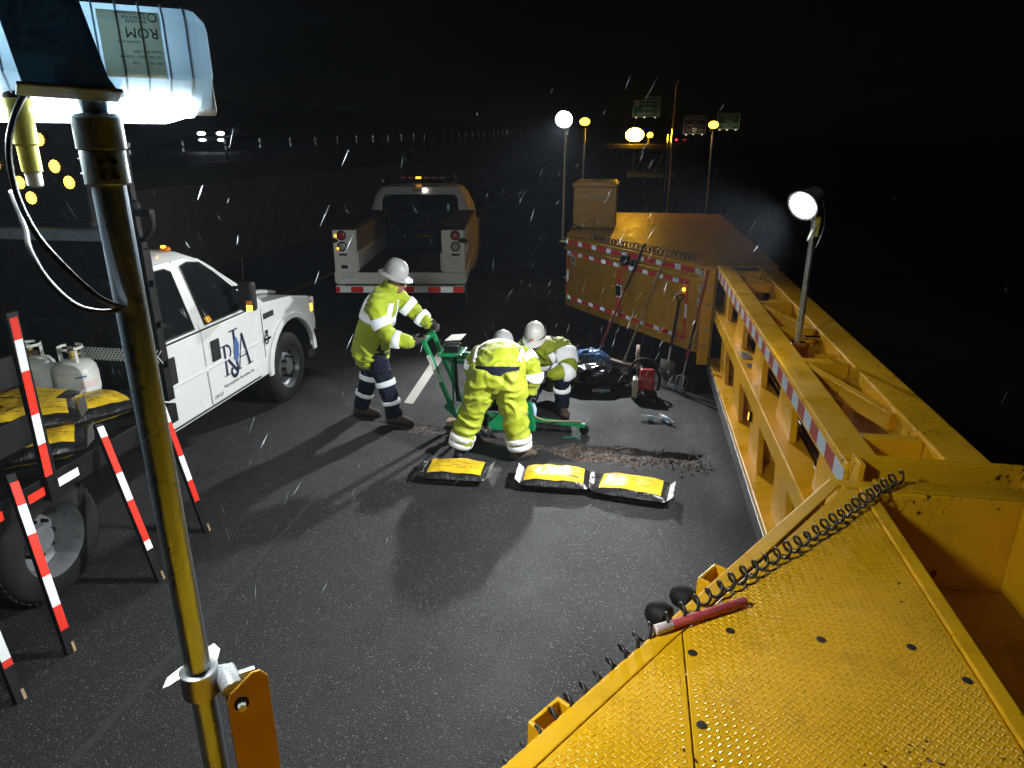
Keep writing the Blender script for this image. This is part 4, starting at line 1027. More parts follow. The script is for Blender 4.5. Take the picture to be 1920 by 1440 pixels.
# logo lettering on the front door
fdx = CX1 + .9998
def lp(polys, m_, name='logo_letter', o=.0):
    mb = MB()
    for po in polys: mb.prism(po, fdx + o, fdx + o + .0012, lambda u, v, w: (w, 5.70 + u, .74 + v))
    p1(name, mb, m_, fd)
def strip(a, b, w):
    a = V((a[0], a[1], 0)); b = V((b[0], b[1], 0)); d = (b - a).normalized(); n = V((-d.y, d.x, 0)) * w / 2
    return [tuple((a + n)[:2]), tuple((a - n)[:2]), tuple((b - n)[:2]), tuple((b + n)[:2])]
def arcs(cx_, cz_, r0, r1, a0, a1, n=8, sy=1.0):
    out = []
    for i in range(n):
        b0 = R(a0 + (a1 - a0) * i / n); b1 = R(a0 + (a1 - a0) * (i + 1) / n)
        out.append([(cx_ + r0 * math.cos(b0), cz_ + sy * r0 * math.sin(b0)), (cx_ + r1 * math.cos(b0), cz_ + sy * r1 * math.sin(b0)), (cx_ + r1 * math.cos(b1), cz_ + sy * r1 * math.sin(b1)), (cx_ + r0 * math.cos(b1), cz_ + sy * r0 * math.sin(b1))])
    return out
lp([strip((.06, 0), (.06, .30), .035), strip((.0, .295), (.12, .295), .012), strip((.01, .006), (.11, .006), .012)] + arcs(.09, .222, .06, .085, -90, 90, 8, .95) + [strip((.10, .15), (.235, .0), .035)], M_['logo'])
lp([strip((.245, .05), (.245, .40), .036), strip((.17, .405), (.32, .405), .014)] + arcs(.19, .03, .042, .075, -180, 15, 10, 1.2) + [strip((.13, .03), (.16, .05), .03)], M_['logo'], o=.0014)
lp([strip((.27, .0), (.375, .33), .014), strip((.375, .34), (.47, .0), .036), strip((.31, .115), (.43, .115), .012), strip((.235, .006), (.31, .006), .012), strip((.42, .006), (.52, .006), .012)], M_['logo'], o=.0028)
lp([[(.20, .13), (.24, .08), (.29, .14), (.31, .25), (.28, .33), (.24, .31), (.21, .22)]], M_['logoblue'], 'logo_emblem', o=.0043)
text('lettering', 'Roy Jorgensen Associates, Inc.', .045, (fdx + .0008, 5.96, .655), (0, 1, 0), (0, 0, 1), M_['logo'], fd)
text('lettering', '197127', .05, (fdx + .0008, 5.58, .60), (0, 1, 0), (0, 0, 1), M_['logo'], fd)
p1('badge', MB().tube([(CX1 + .990, 6.56 + .04 * math.cos(a), .885 + .05 * math.sin(a)) for a in [i * .6283 for i in range(10)]], .009, 6, closed=True).bb((CX1 + .984, 6.49, .875), (CX1 + .999, 6.64, .900)).bb((CX1 + .984, 6.54, .94), (CX1 + .999, 6.59, .985)), M_['chrome'])
p1('fender_vent', MB().bb((CX1 + .984, 6.55, 1.10), (CX1 + .996, 6.76, 1.16)), M_['blackmatte'], bevel=.006)
# mirror
mr = p1('mirror', MB().box((CX1 + 1.18, 5.98, 1.475), (.15, .10, .28)), M_['blackmatte'], bevel=.03, seg=3)
p1('mirror_arm', MB().bar((CX1 + .99, 6.14, 1.36), (CX1 + 1.16, 6.02, 1.38), .04, .03).bar((CX1 + .975, 6.10, 1.53), (CX1 + 1.16, 6.02, 1.55), .04, .03), M_['blackmatte'], mr, bevel=.006)
p1('mirror_lamp', MB().bb((CX1 + 1.19, 5.920, 1.345), (CX1 + 1.245, 5.929, 1.40)), M_['amber'], mr)
p1('mirror_lamp_lens', MB().bb((CX1 + 1.19, 5.920, 1.402), (CX1 + 1.245, 5.929, 1.445)), M_['orange'], mr)
# front lamp, bumper
p1('headlamp', MB().bb((CX1 + .70, 7.63, .90), (CX1 + .985, 7.765, 1.10)), M_['lens_clear'], bevel=.02)
p1('turn_lamp', MB().bb((CX1 + .955, 7.64, .93), (CX1 + .992, 7.70, 1.03)), M_['markerlamp'], bevel=.01)
p1('bumper', MB().prism([(CX1 - 1.0, 7.62), (CX1 - .99, 7.76), (CX1 - .7, 7.88), (CX1 + .7, 7.88), (CX1 + .99, 7.76), (CX1 + 1.0, 7.62)], .50, .72, lambda u, v, w: (u, v, w)), M_['chrome'], bevel=.02)
p1('valance', MB().bb((CX1 - .93, 7.60, .34), (CX1 + .93, 7.80, .498)), M_['blackmatte'], bevel=.02)
# clearance lamps along the roof edge
for x in (-5.45, -5.1, -4.75, -4.38, -3.98):
    cl = p1('clearance_lamp', MB().ell((x, 5.46, 1.985), (.05, .035, .028), 8), M_['orange'], smooth=True)
    p1('bulb', MB().ell((x, 5.44, 2.008), (.022, .02, .012), 6), M_['amber'], cl, smooth=True)
# inside: wheel and seat hints seen through the glass are too dark to read
# ---- rack bed ------------------------------------------------------
BK = M_['black']
p1('bed_floor', MB().bb((CX1 - 1.22, 1.2, .86), (CX1 + 1.22, 4.62, .905)), BK, bevel=.004)
p1('bed_rail', MB().bb((CX1 + 1.222, 1.2, .76), (CX1 + 1.26, 4.62, .91)), BK, bevel=.006)
p1('bed_rail', MB().bb((CX1 - 1.26, 1.2, .76), (CX1 - 1.222, 4.62, .91)), BK, bevel=.006)
p1('chassis_rail', MB().bb((CX1 + .35, 1.3, .5), (CX1 + .45, 6.4, .76)).bb((CX1 - .45, 1.3, .5), (CX1 - .35, 6.4, .76)), BK)
p1('mud_flap', MB().bb((CX1 + .66, 2.86, .22), (CX1 + 1.16, 2.875, .76)), M_['rubber'])
# headboard: posts, solid lower sheet, expanded mesh above
for x in (-1.21, -.6, 0, .6, 1.15):
    p1('headboard_post', MB().bb((CX1 + x - .04, 4.63, .91), (CX1 + x + .04, 4.70, 2.12)), BK, bevel=.004)
for z in (1.18, 1.50, 1.82, 2.10):
    p1('headboard_rail', MB().bb((CX1 - 1.24, 4.632, z), (CX1 + 1.19, 4.692, z + .06)), BK, bevel=.004)
p1('headboard_sheet', MB().bb((CX1 - 1.2, 4.70, .91), (CX1 + 1.19, 4.71, 2.1)), BK)
m = MB()
for i in range(26):
    x = CX1 + .50 + i * .030 - .12
    m.bar((x, 4.622, 1.235), (x + .075, 4.622, 1.335), .0065, .006, up=(0, 1, 0)).bar((x + .075, 4.618, 1.235), (x, 4.618, 1.335), .0065, .006, up=(0, 1, 0))
p1('mesh_strip', m, M_['tank'])
# side stake and the reflective tape on it
def tape_run(a, b, w, first, parent, nrm, lens, mats=('r_white_a', 'r_red_a')):
    a = V(a); b = V(b); d = (b - a).normalized(); k = first; s = 0; L_ = (b - a).length; i = 0
    nrm = V(nrm).normalized()
    while s < L_ - .01:
        l = min(lens[i % len(lens)], L_ - s)
        plate('reflective_block', a + d * (s + l / 2) + nrm * .0015, d.cross(nrm), d, w, round(l - .001, 3), .002, M_[mats[k % 2]], parent)
        s += l; k += 1; i += 1
p1('side_stake', MB().bb((CX1 + 1.262, 3.28, .76), (CX1 + 1.30, 3.36, 1.95)), BK, bevel=.004)
tape_run((CX1 + 1.3005, 3.32, 1.92), (CX1 + 1.3005, 3.30, .93), .055, 1, t1, (1, -.0, 0), (.13, .19, .27, .19, .25))
p1('side_stake', MB().bb((CX1 + 1.262, 4.30, .76), (CX1 + 1.30, 4.38, 1.95)), BK, bevel=.004)
for z in (1.25, 1.62):
    p1('side_board', MB().bb((CX1 + 1.264, 1.2, z - .09), (CX1 + 1.286, 3.27, z + .09)), BK, bevel=.004)
tape_run((CX1 + 1.262, 3.16, .83), (CX1 + 1.262, 3.56, .83), .055, 1, t1, (1, 0, 0), (.20, .20), )
tape_run((CX1 + 1.262, 2.60, .83), (CX1 + 1.262, 2.98, .83), .055, 0, t1, (1, 0, 0), (.20, .20), )
# ---- arrow board above the headboard -------------------------------
ab = thing('arrow_board', 'black arrow board with glowing amber lamps above the truck bed', 'arrow board', (CX1, 4.75, 2.15))
p1('board_panel', MB().bb((CX1 - 1.22, 4.74, 2.30), (CX1 + .70, 4.78, 3.14)), M_['blackmatte'], ab, bevel=.01)
p1('board_frame', MB().bb((CX1 - 1.22, 4.72, 2.25), (CX1 + .72, 4.79, 2.298)).bb((CX1 - 1.22, 4.72, 3.142), (CX1 + .72, 4.79, 3.18)).bb((CX1 + .702, 4.72, 2.30), (CX1 + .74, 4.79, 3.14)), M_['blackmatte'], ab, bevel=.006)
for (xa_, zt_) in ((1.06, 3.2), (-1.1, 2.25)): p1('support_post', MB().bb((CX1 + xa_, 4.72, 2.10), (CX1 + xa_ + .05, 4.77, zt_)), M_['blackmatte'], ab, bevel=.004)
p1('board_shelf', MB().bb((CX1 - 1.22, 4.60, 2.165), (CX1 + .9, 4.73, 2.245)), M_['bracket'], ab, bevel=.006)
def led(c):
    l = p1('lamp', MB().lathe([(.062, 0), (.064, .03), (.058, .034), (.001, .034)], 20, axes(c, (-1, 0, 0), (0, 0, 1)) @ Matrix.Translation((0, 0, -.034))), M_['blackmatte'], ab)
    m = MB()
    for (n_, r_) in ((1, 0), (6, .019), (12, .038)):
        for i in range(n_):
            a = 2 * math.pi * i / n_
            q = V(c) + V((r_ * math.cos(a), -.038, r_ * math.sin(a))); m.add([q + V((.0085 * math.cos(j * 1.0472), 0, .0085 * math.sin(j * 1.0472))) for j in range(6)], [(0, 1, 2, 3, 4, 5)])
    stuff(p1('led_cluster', m, M_['amberled'], l))
for (x, z) in ((-4.215, 2.693), (-4.47, 2.465), (-4.12, 2.58), (-4.54, 2.575), (-4.40, 2.88), (-4.30, 2.88), (-4.72, 2.70), (-4.95, 2.70), (-5.2, 2.70), (-5.45, 2.70)):
    led((x, 4.737, z))
p1('lamp_arm', MB().tube(catmull([(-3.64, 4.74, 2.16), (-3.58, 4.72, 2.19), (-3.50, 4.70, 2.27), (-3.495, 4.70, 2.36)], 5), .022, 8).box((-3.57, 4.71, 2.37), (.16, .06, .05)).ell((-3.63, 4.71, 2.415), (.05, .04, .05), 6), M_['blackmatte'], ab, smooth='auto')
# ---- marker boards leaning on the truck side -----------------------
def board(label, bot, top, first, lens, s0, s1):
    bot = V(bot); top = V(top)
    t = thing('marker_board', label, 'marker board', tuple(bot), 0, 'striped boards leaning on the work truck')
    d = (top - bot).normalized(); side = V((0, 1, 0)); side = (side - d * side.dot(d)).normalized(); nrm = side.cross(d)
    if nrm.x < 0: nrm = -nrm
    p1('board', MB().bar(bot, top, .062, .025, up=nrm), M_['black'], t, bevel=.004)
    p1('foot', MB().bar(bot + side * .018 + nrm * .0155, bot + d * .06 + side * .018 + nrm * .0155, .018, .005, up=nrm), M_['wood'], t)
    a = top + nrm * .0155 + d * (-s0); b = top + nrm * .0155 - d * s1
    tape_run(a, b, .055, first, t, nrm, lens)
board('striped board leaning on the truck behind the rear wheel, leftmost in view', (-3.13, 2.49, 0), (-3.47, 2.66, .95), 0, (.20, .26, .20, .26), .12, .82)
board('striped black board leaning in front of the rear truck wheel', (-3.15, 2.87, .0), (-3.475, 3.07, 1.05), 1, (.14, .18, .26, .19, .24, .2), .05, .97)
board('striped black board leaning just left of the near mast pole', (-3.08, 3.61, 0), (-3.475, 3.78, 1.07), 0, (.075, .26, .20, .30, .16), .02, .92)
board('striped black board leaning right of the near mast pole', (-3.13, 4.24, 0), (-3.475, 4.40, 1.05), 0, (.2, .27, .20, .19, .05), .02, .86)
# ---- gas bottles and patch bags on the bed ---------------------------
def gas(label, x, y, z):
    t = thing('gas_bottle', label, 'gas bottle', (x, y, z), random.random(), 'gas bottles on the truck bed')
    MB().lathe([(.10, .0), (.105, .03), (.145, .06), (.156, .11), (.156, .25), (.150, .29), (.125, .325), (.07, .345), (.03, .35)], 32).build('cylinder', M_['tank'], t, smooth='auto')
    MB().lathe([(.105, 0), (.105, .05), (.10, .05), (.10, 0)], 28).build('foot_ring', M_['tank'], t, smooth='auto')
    m = MB()
    for i in range(26):
        if i in (4, 5, 6, 18, 19): continue
        a0 = 2 * math.pi * i / 26; a1 = 2 * math.pi * (i + 1) / 26
        for r_, z0, z1 in ((.088, .435, .455),) + (((.088, .33, .43),) if i % 9 in (0, 1, 2) else ()):
            q = [(r_ * math.cos(a), r_ * math.sin(a)) for a in (a0, a1)]; w_ = [((r_ - .004) * math.cos(a), (r_ - .004) * math.sin(a)) for a in (a0, a1)]
            m.add([(*q[0], z0), (*q[1], z0), (*q[1], z1), (*q[0], z1), (*w_[0], z0), (*w_[1], z0), (*w_[1], z1), (*w_[0], z1)], [(0, 1, 2, 3), (7, 6, 5, 4), (3, 2, 6, 7), (0, 4, 5, 1)])
    m.build('collar', M_['tank'], t)
    MB().lathe([(.02, .345), (.022, .37), (.016, .375), (.016, .40), (.03, .402), (.03, .42), (.005, .422)], 14).cyl((0, 0, .385), (.06, 0, .385), .013, 12).build('valve', M_['brass'], t, smooth='auto')
    lb = MB().grid(14, 1, lambda a, b: (.1572 * math.cos(-2.6 + a * 2.4), .1572 * math.sin(-2.6 + a * 2.4), .12 + .14 * b)).build('label', M_['signwhite'], t, smooth=True)
    MB().grid(8, 1, lambda a, b: (.158 * math.cos(-1.75 + a * .5), .158 * math.sin(-1.75 + a * .5), .235 + .012 * b)).build('print', M_['logoblue'], lb)
    MB().grid(8, 1, lambda a, b: (.158 * math.cos(-1.6 + a * .9), .158 * math.sin(-1.6 + a * .9), .15 + .05 * b)).build('print', M_['cap'], lb)
    return t
gas('white gas bottle behind the patch bags, nearest the mast pole', -4.14, 4.40, .955)
gas('white gas bottle half hidden behind its neighbour on the truck bed', -4.52, 4.42, .955)
# ================================================================== sacks of cold patch
def sack(name, label, loc, rz, L=.60, W=.36, T=.115, seed=1, lab=(-.30, .30), tilt=(0, 0), group=None, whites=(1,), words=(), bend=0.0):
    t = thing(name, label, 'sack', loc, rz, group)
    t.rotation_euler = (tilt[0], tilt[1], rz)
    def top(a, b, up=1, o=0.0):
        x = (a - .5) * L; y = (b - .5) * W
        ex = max(0, 1 - abs(2 * a - 1) ** 3.2) ** .55; ey = max(0, 1 - abs(2 * b - 1) ** 3.4) ** .55
        n = mnoise.noise(V((x * 7 + seed * 3.1, y * 7, seed))) + .5 * mnoise.noise(V((x * 18, y * 18, seed + 4)))
        h = T * .5 * ex * ey * (1 + .18 * n)
        z = T * .46 + (h if up > 0 else -h * .92) + o - bend * (2 * a - 1) ** 2
        k = 1 - .10 * (1 - abs(2 * b - 1)) * abs(2 * a - 1) ** 3
        return V((x * (1 - .0 * ey), y * k * (.93 + .07 * ex), max(z, .002 - bend * (2 * a - 1) ** 2)))
    m = MB(); m.grid(30, 20, lambda a, b: top(a, b, 1)); m.grid(30, 20, lambda a, b: top(a, b, -1))
    m.build('sack_body', M_['bagblack'], t, smooth=True)
    l0, l1 = lab[0] / L + .5, lab[1] / L + .5
    pa = MB().grid(24, 14, lambda a, b: top(l0 + (l1 - l0) * a, .10 + .82 * b, 1, .0035)).build('printed_panel', M_['bagyellow'], t, smooth=True)
    MB().grid(24, 2, lambda a, b: top(l0 + .03 + (l1 - l0 - .06) * a, .035 + .05 * b, -1, -.002)).build('yellow_stripe', M_['bagyellow'], t, smooth=True)
    for e in (-1, 1):
        def fin(a, b):
            p = top(.004 if e < 0 else .996, .04 + .92 * a, 1); n = mnoise.noise(V((a * 6, b * 3, seed + e)))
            return p + V((e * (.045 + .01 * n) * b, 0, (.012 + .02 * n) * b + (.03 * b if e in whites else 0)))
        MB().grid(14, 3, fin).build('sealed_end', M_['bagwhite'] if e in whites else M_['bagblack'], t, smooth=True)
    # print: rows of small marks, and words when they can be read
    pr_ = MB(); rnd = random.Random(seed)
    for r_ in range(4):
        b = .30 + r_ * .105; a = l0 + .06
        while a < l1 - .08:
            w_ = rnd.uniform(.012, .05)
            if rnd.random() < .75:
                q = [top(a, b, 1, .0042), top(a + w_, b, 1, .0042), top(a + w_, b + .022, 1, .0042), top(a, b + .022, 1, .0042)]
                pr_.add(q, [(0, 1, 2, 3)])
            a += w_ + .012
    stuff(pr_.build('small_print', M_['ink'], pa))
    MB().grid(6, 1, lambda a, b: top(l0 + .05 + .20 * a, .70 + .03 * b, 1, .0042)).build('red_rule', M_['inkred'], pa)
    MB().grid(8, 1, lambda a, b: top(l0 + .07 + .15 * a, .735 + .045 * b, 1, .0042)).build('brand_block', M_['ink'], pa)
    for (s, size, a, b) in words:
        p = top(a, b, 1, .005); o = text('lettering', s, size, (0, 0, 0), (1, 0, 0), (0, 1, 0), M_['ink'], pa)
        for vv in o.data.vertices:
            q = V(vv.co); aa = (p.x + q.x) / L + .5; bb_ = (p.y + q.y) / W + .5
            pp = top(min(max(aa, .01), .99), min(max(bb_, .01), .99), 1, .0048)
            vv.co = V((p.x + q.x, p.y + q.y, pp.z))
        o.matrix_local = Matrix.Identity(4)
    return t
GR = 'sacks of patching asphalt lying on the road'
sack('asphalt_sack', 'yellow and black asphalt sack lying alone, nearest the bent worker', (-1.44, 5.46, 0), R(2), .58, .35, .15, 2, (-.235, .245), group=GR)
sack('asphalt_sack', 'yellow and black asphalt sack in the middle of the three on the road', (-.545, 5.47, 0), R(181), .60, .35, .155, 5, (-.25, .265), group=GR, whites=(1,))
sack('asphalt_sack', 'yellow and black asphalt sack with torn white end, nearest the trailer', (.125, 5.40, 0), R(-8), .61, .36, .145, 8, (-.27, .25), group=GR, whites=(1,))
GB = 'asphalt sacks piled on the truck bed'
sack('asphalt_sack', 'asphalt sack at the bottom of the pile on the truck bed', (-3.80, 3.55, .905), R(40), .66, .44, .17, 11, (-.24, .26), group=GB, whites=(1,))
sack('asphalt_sack', 'asphalt sack with the diamond print in front of the gas bottle', (-3.80, 4.02, .975), R(62), .66, .44, .17, 12, (-.27, .27), group=GB, whites=(-1,), words=(('ALL WEATHER', .05, .5, .63),))
sack('asphalt_sack', 'asphalt sack lying furthest back on the truck bed pile', (-4.20, 3.95, 1.03), R(18), .66, .42, .16, 13, (-.26, .26), group=GB, whites=(1,), words=(('ALL WEATHER', .05, .5, .3),))
sack('asphalt_sack', 'asphalt sack on top of the pile, arched over the others', (-3.92, 3.66, 1.05), R(44), .66, .42, .16, 14, (-.24, .26), group=GB, whites=(1,))
sack('asphalt_sack', 'asphalt sack slumped under the striped stake of the truck bed', (-4.20, 3.30, .905), R(10), .66, .44, .17, 15, (-.26, .26), group=GB, whites=(-1,))
# ================================================================== second truck: service body seen from behind
t2 = thing('service_truck', 'white service body pickup parked ahead with open tailgate and tail lamps', 'truck', (-3.46, 11.6, 0))
CR = M_['cream']
def p2(name, mb, m_=None, parent=None, bevel=.006, smooth=False, seg=2):
    return mb.build(name, m_ or CR, parent or t2, world=True, bevel=bevel, smooth=smooth, seg=seg)
CX2 = -3.465
for sd in (1, -1):
    tyre(t2, (CX2 + sd * .80, 11.45, .40), .40, .25, sd, True)
    tyre(t2, (CX2 + sd * .80, 15.1, .40), .40, .25, sd)
YT = 10.2
for sd in (1, -1):
    xi, xo = CX2 + sd * .655, CX2 + sd * 1.0
    p2('side_locker', MB().bb((xi, YT, .96), (xo, 12.75, 1.60)), bevel=.008)
    p2('locker_top', MB().bb((xi - sd * .01, YT - .012, 1.603), (xo + sd * .012, 12.77, 1.66)), M_['blackmatte'], bevel=.01)
    p2('rear_edge', MB().bb((xi - sd * .03, YT - .008, .98), (xi - sd * .002, YT + .05, 1.26)), CR, bevel=.006)
    p2('inner_sheet', MB().bb((xi - sd * .012, YT + .06, 1.27), (xi - sd * .002, 12.74, 1.60)), M_['galv'], bevel=0)
    xc = CX2 + sd * .86
    for (z, m_) in ((1.52, M_['lens_red']), (1.355, M_['lens_clear'])):
        l = p2('tail_lamp', MB().lathe([(.072, 0), (.074, .012), (.06, .014)], 24, axes((xc, YT - .002, z), (1, 0, 0), (0, 0, 1))), M_['blackmatte'], bevel=0)
        p2('lamp_lens', MB().lathe([(.057, .0), (.054, .018), (.03, .026), (.001, .028)], 22, axes((xc, YT - .005, z), (1, 0, 0), (0, 0, 1))), m_, l, bevel=0, smooth='auto')
    p2('handle_slot', MB().bb((xc - .06, YT - .007, 1.215), (xc + .06, YT - .001, 1.245)), M_['blackmatte'], bevel=.002)
    p2('side_skirt', MB().bb((xi, YT + .004, .80), (xo + sd * .02, 12.75, .958)), bevel=.01)
for (z, x) in ((1.515, -4.335), (1.325, -4.31)):
    p2('side_marker', MB().ell((x - .08, YT - .012, z), (.016, .012, .016), 6), M_['markerlamp'], bevel=0)
p2('reflection_hook', MB().bb((CX2 - .90, YT - .008, 1.02), (CX2 - .80, YT - .001, 1.07)), M_['blackmatte'], bevel=.006)
for sd in (1, -1):
    p2('tail_flag', MB().ell((CX2 + sd * .98, YT - .06, 1.45), (.075, .02, .035), 8), M_['blackmatte'], bevel=0, smooth=True)
p2('bed_floor', MB().bb((CX2 - .652, YT + .01, .93), (CX2 + .652, 12.7, .985)), M_['black'], bevel=.004)
p2('rear_apron', MB().bb((CX2 - 1.0, YT + .002, .775), (CX2 + 1.0, YT + .07, .957)), bevel=.012)
p2('step_bumper', MB().bb((CX2 - .99, YT - .10, .66), (CX2 + .99, YT + .0, .77)), bevel=.014)
p2('step_tread', MB().bb((CX2 - .85, YT - .085, .7715), (CX2 + .85, YT - .012, .776)), M_['black'], bevel=0)
p2('hitch', MB().bb((CX2 - .06, YT - .15, .45), (CX2 + .06, YT + .3, .55)), M_['black'])
k = 0; x = CX2 - .985
for L_ in (.06, .17, .19, .18, .2, .19, .21, .21, .20, .19, .17):
    plate('reflective_block', (x + L_ / 2, YT - .1015, .712), (1, 0, 0), (0, 0, 1), L_ - .002, .085, .002, M_['r_red_b'] if k % 2 == 0 else M_['r_white_b'], t2)
    x += L_; k += 1
np_ = plate('number_plate', (-4.30, YT - .002, .985 - .10), (1, 0, 0), (0, 0, 1), .30, .15, .004, M_['signwhite'], t2)
text('plate_number', '44903', .085, (-4.27, YT - .0045, .885), (1, 0, 0), (0, 0, 1), M_['dullwhite'], np_)
p2('chassis', MB().bb((CX2 - .45, YT + .1, .45), (CX2 + .45, 15.5, .75)), M_['black'])
# cab
cw = [(1.0, .98), (1.30, .98), (1.66, .93), (1.92, .84), (2.06, .74), (2.10, .60)]
def cabring(z, hw, dy0, dy1):
    r_ = .07
    return [V((CX2 + sx * (hw - a), y_, z)) for sx, y_, a in ((1, 12.85 + dy0 + r_, 0), (1, 14.6 - dy1, 0), (-1, 14.6 - dy1, 0), (-1, 12.85 + dy0 + r_, 0), (-1, 12.85 + dy0, r_), (1, 12.85 + dy0, r_))]
p2('cab', MB().loft([cabring(.55, .98, 0, 0), cabring(1.30, .98, 0, 0), cabring(1.66, .93, .03, .35), cabring(1.92, .84, .06, .75), cabring(2.06, .74, .12, .95), cabring(2.10, .60, .25, 1.05)], True), CR, bevel=.01, smooth='auto')
p2('bonnet', MB().prism([(14.55, .55), (16.1, .55), (16.15, 1.0), (15.9, 1.18), (14.55, 1.32)], CX2 - .97, CX2 + .97, lambda u, v, w: (w, u, v)), bevel=.04)
rw = p2('rear_window', MB().prism([(-.72, 1.50), (.72, 1.50), (.70, 1.86), (.64, 1.93), (-.64, 1.93), (-.70, 1.86)], 0, .02, lambda u, v, w: (CX2 + .0 + u, 12.862 + (v - 1.5) * .115 - w, v)), M_['glass'], bevel=.004)
p2('cargo_lamp', MB().bb((CX2 - .16, 12.915, 1.985), (CX2 + .05, 12.94, 2.025)), M_['orange'], bevel=.006)
p2('cargo_bulb', MB().ell((CX2 + .085, 12.925, 2.005), (.045, .03, .035), 8), M_['cargo'], bevel=0, smooth=True)
p2('bulkhead', MB().bb((CX2 - .98, 12.76, .96), (CX2 + .98, 12.80, 1.62)), M_['black'], bevel=.006)
p2('load', MB().ell((CX2 - .25, 12.1, 1.02), (.22, .3, .14), 8).bb((CX2 - .1, 12.4, .99), (CX2 + .5, 12.7, 1.32)), M_['blackmatte'], bevel=0)
p2('load_tag', MB().bb((CX2 + .0, 12.385, 1.22), (CX2 + .22, 12.395, 1.25)), M_['inkred'], bevel=0)
# roof light bar
lbx = p2('light_bar', MB().bb((CX2 - .65, 13.3, 2.16), (CX2 + .65, 13.55, 2.26)), M_['blackmatte'], bevel=.03, seg=3)
for i in range(6):
    p2('light_module', MB().bb((CX2 - .42 + i * .15, 13.288, 2.19), (CX2 - .32 + i * .15, 13.299, 2.225)), M_['orange'] if i != 2 else M_['markerlamp'], lbx, bevel=.002)
p2('bar_foot', MB().bb((CX2 - .55, 13.38, 2.06), (CX2 - .5, 13.45, 2.16)).bb((CX2 + .5, 13.38, 2.06), (CX2 + .55, 13.45, 2.16)), M_['blackmatte'], lbx)
# right side door seam and mirror
p2('mirror', MB().box((CX2 + 1.14, 14.2, 1.45), (.2, .12, .28)).bar((CX2 + .95, 14.25, 1.4), (CX2 + 1.1, 14.2, 1.4), .04, .03), M_['blackmatte'], bevel=.02)
M_['r_vest'] = retro('cyan_vest_band', (0.35, 0.85, 0.85), DB, .45, .6)
p2('vest_band', MB().bb((CX2 + .50, 12.858, 1.56), (CX2 + .545, 12.862, 1.76)), M_['r_vest'], rw, bevel=0)
p2('vest_band', MB().prism([(.26, 1.555), (.46, 1.555), (.46, 1.615), (.36, 1.60)], 12.846, 12.850, lambda u, v, w: (CX2 + u, w, v)), M_['r_vest'], rw, bevel=0)
p2('caution_strip', MB().bb((-4.36, 12.75, 1.63), (-4.05, 12.76, 1.645)), M_['redtape'], bevel=0)

# the truck stands turned a little to the left
t2.location = (-3.71, 11.58, 0); t2.rotation_euler = (0, 0, R(9.5))
# ================================================================== workers
def mesh_from(mb, voxel, smooth=6, wr=0.0, wf=14.0, seed=0, name='cloth'):
    me = mb.mesh(name, [])
    ob = bpy.data.objects.new(name, me); COL.objects.link(ob)
    md = ob.modifiers.new('r', 'REMESH'); md.mode = 'VOXEL'; md.voxel_size = voxel
    if smooth:
        sm = ob.modifiers.new('s', 'SMOOTH'); sm.iterations = smooth; sm.factor = .5
    dg = bpy.context.evaluated_depsgraph_get(); dg.update()
    out = bpy.data.meshes.new_from_object(ob.evaluated_get(dg))
    bpy.data.objects.remove(ob)
    if wr > 0:
        nv = [V(v.normal) for v in out.vertices]
        for v, n in zip(out.vertices, nv):
            c = V(v.co)
            w0 = V((mnoise.noise(c * 5 + V((seed, 2, 0))), mnoise.noise(c * 5 + V((9, seed, 0))), mnoise.noise(c * 5 + V((0, 4, seed))))) * .10
            q = c + w0
            a = mnoise.noise(V((q.x * wf, q.y * wf, q.z * wf * .5)) + V((seed, 0, 0)))
            r1 = 1 - abs(mnoise.noise(V((q.x * wf * .8, q.y * wf * .8, q.z * wf * 1.7)) + V((0, seed, 3)))) * 2.6
            r2 = 1 - abs(mnoise.noise(V((q.x * wf * 2.4, q.y * wf * 2.4, q.z * wf * 1.2)) + V((0, seed, 7)))) * 2.4
            b = max(r1, -.2) * .85 + max(r2, -.2) * .16 - .25
            v.co = c + n * wr * (a * .5 + b * .9)
    out.update()
    return out
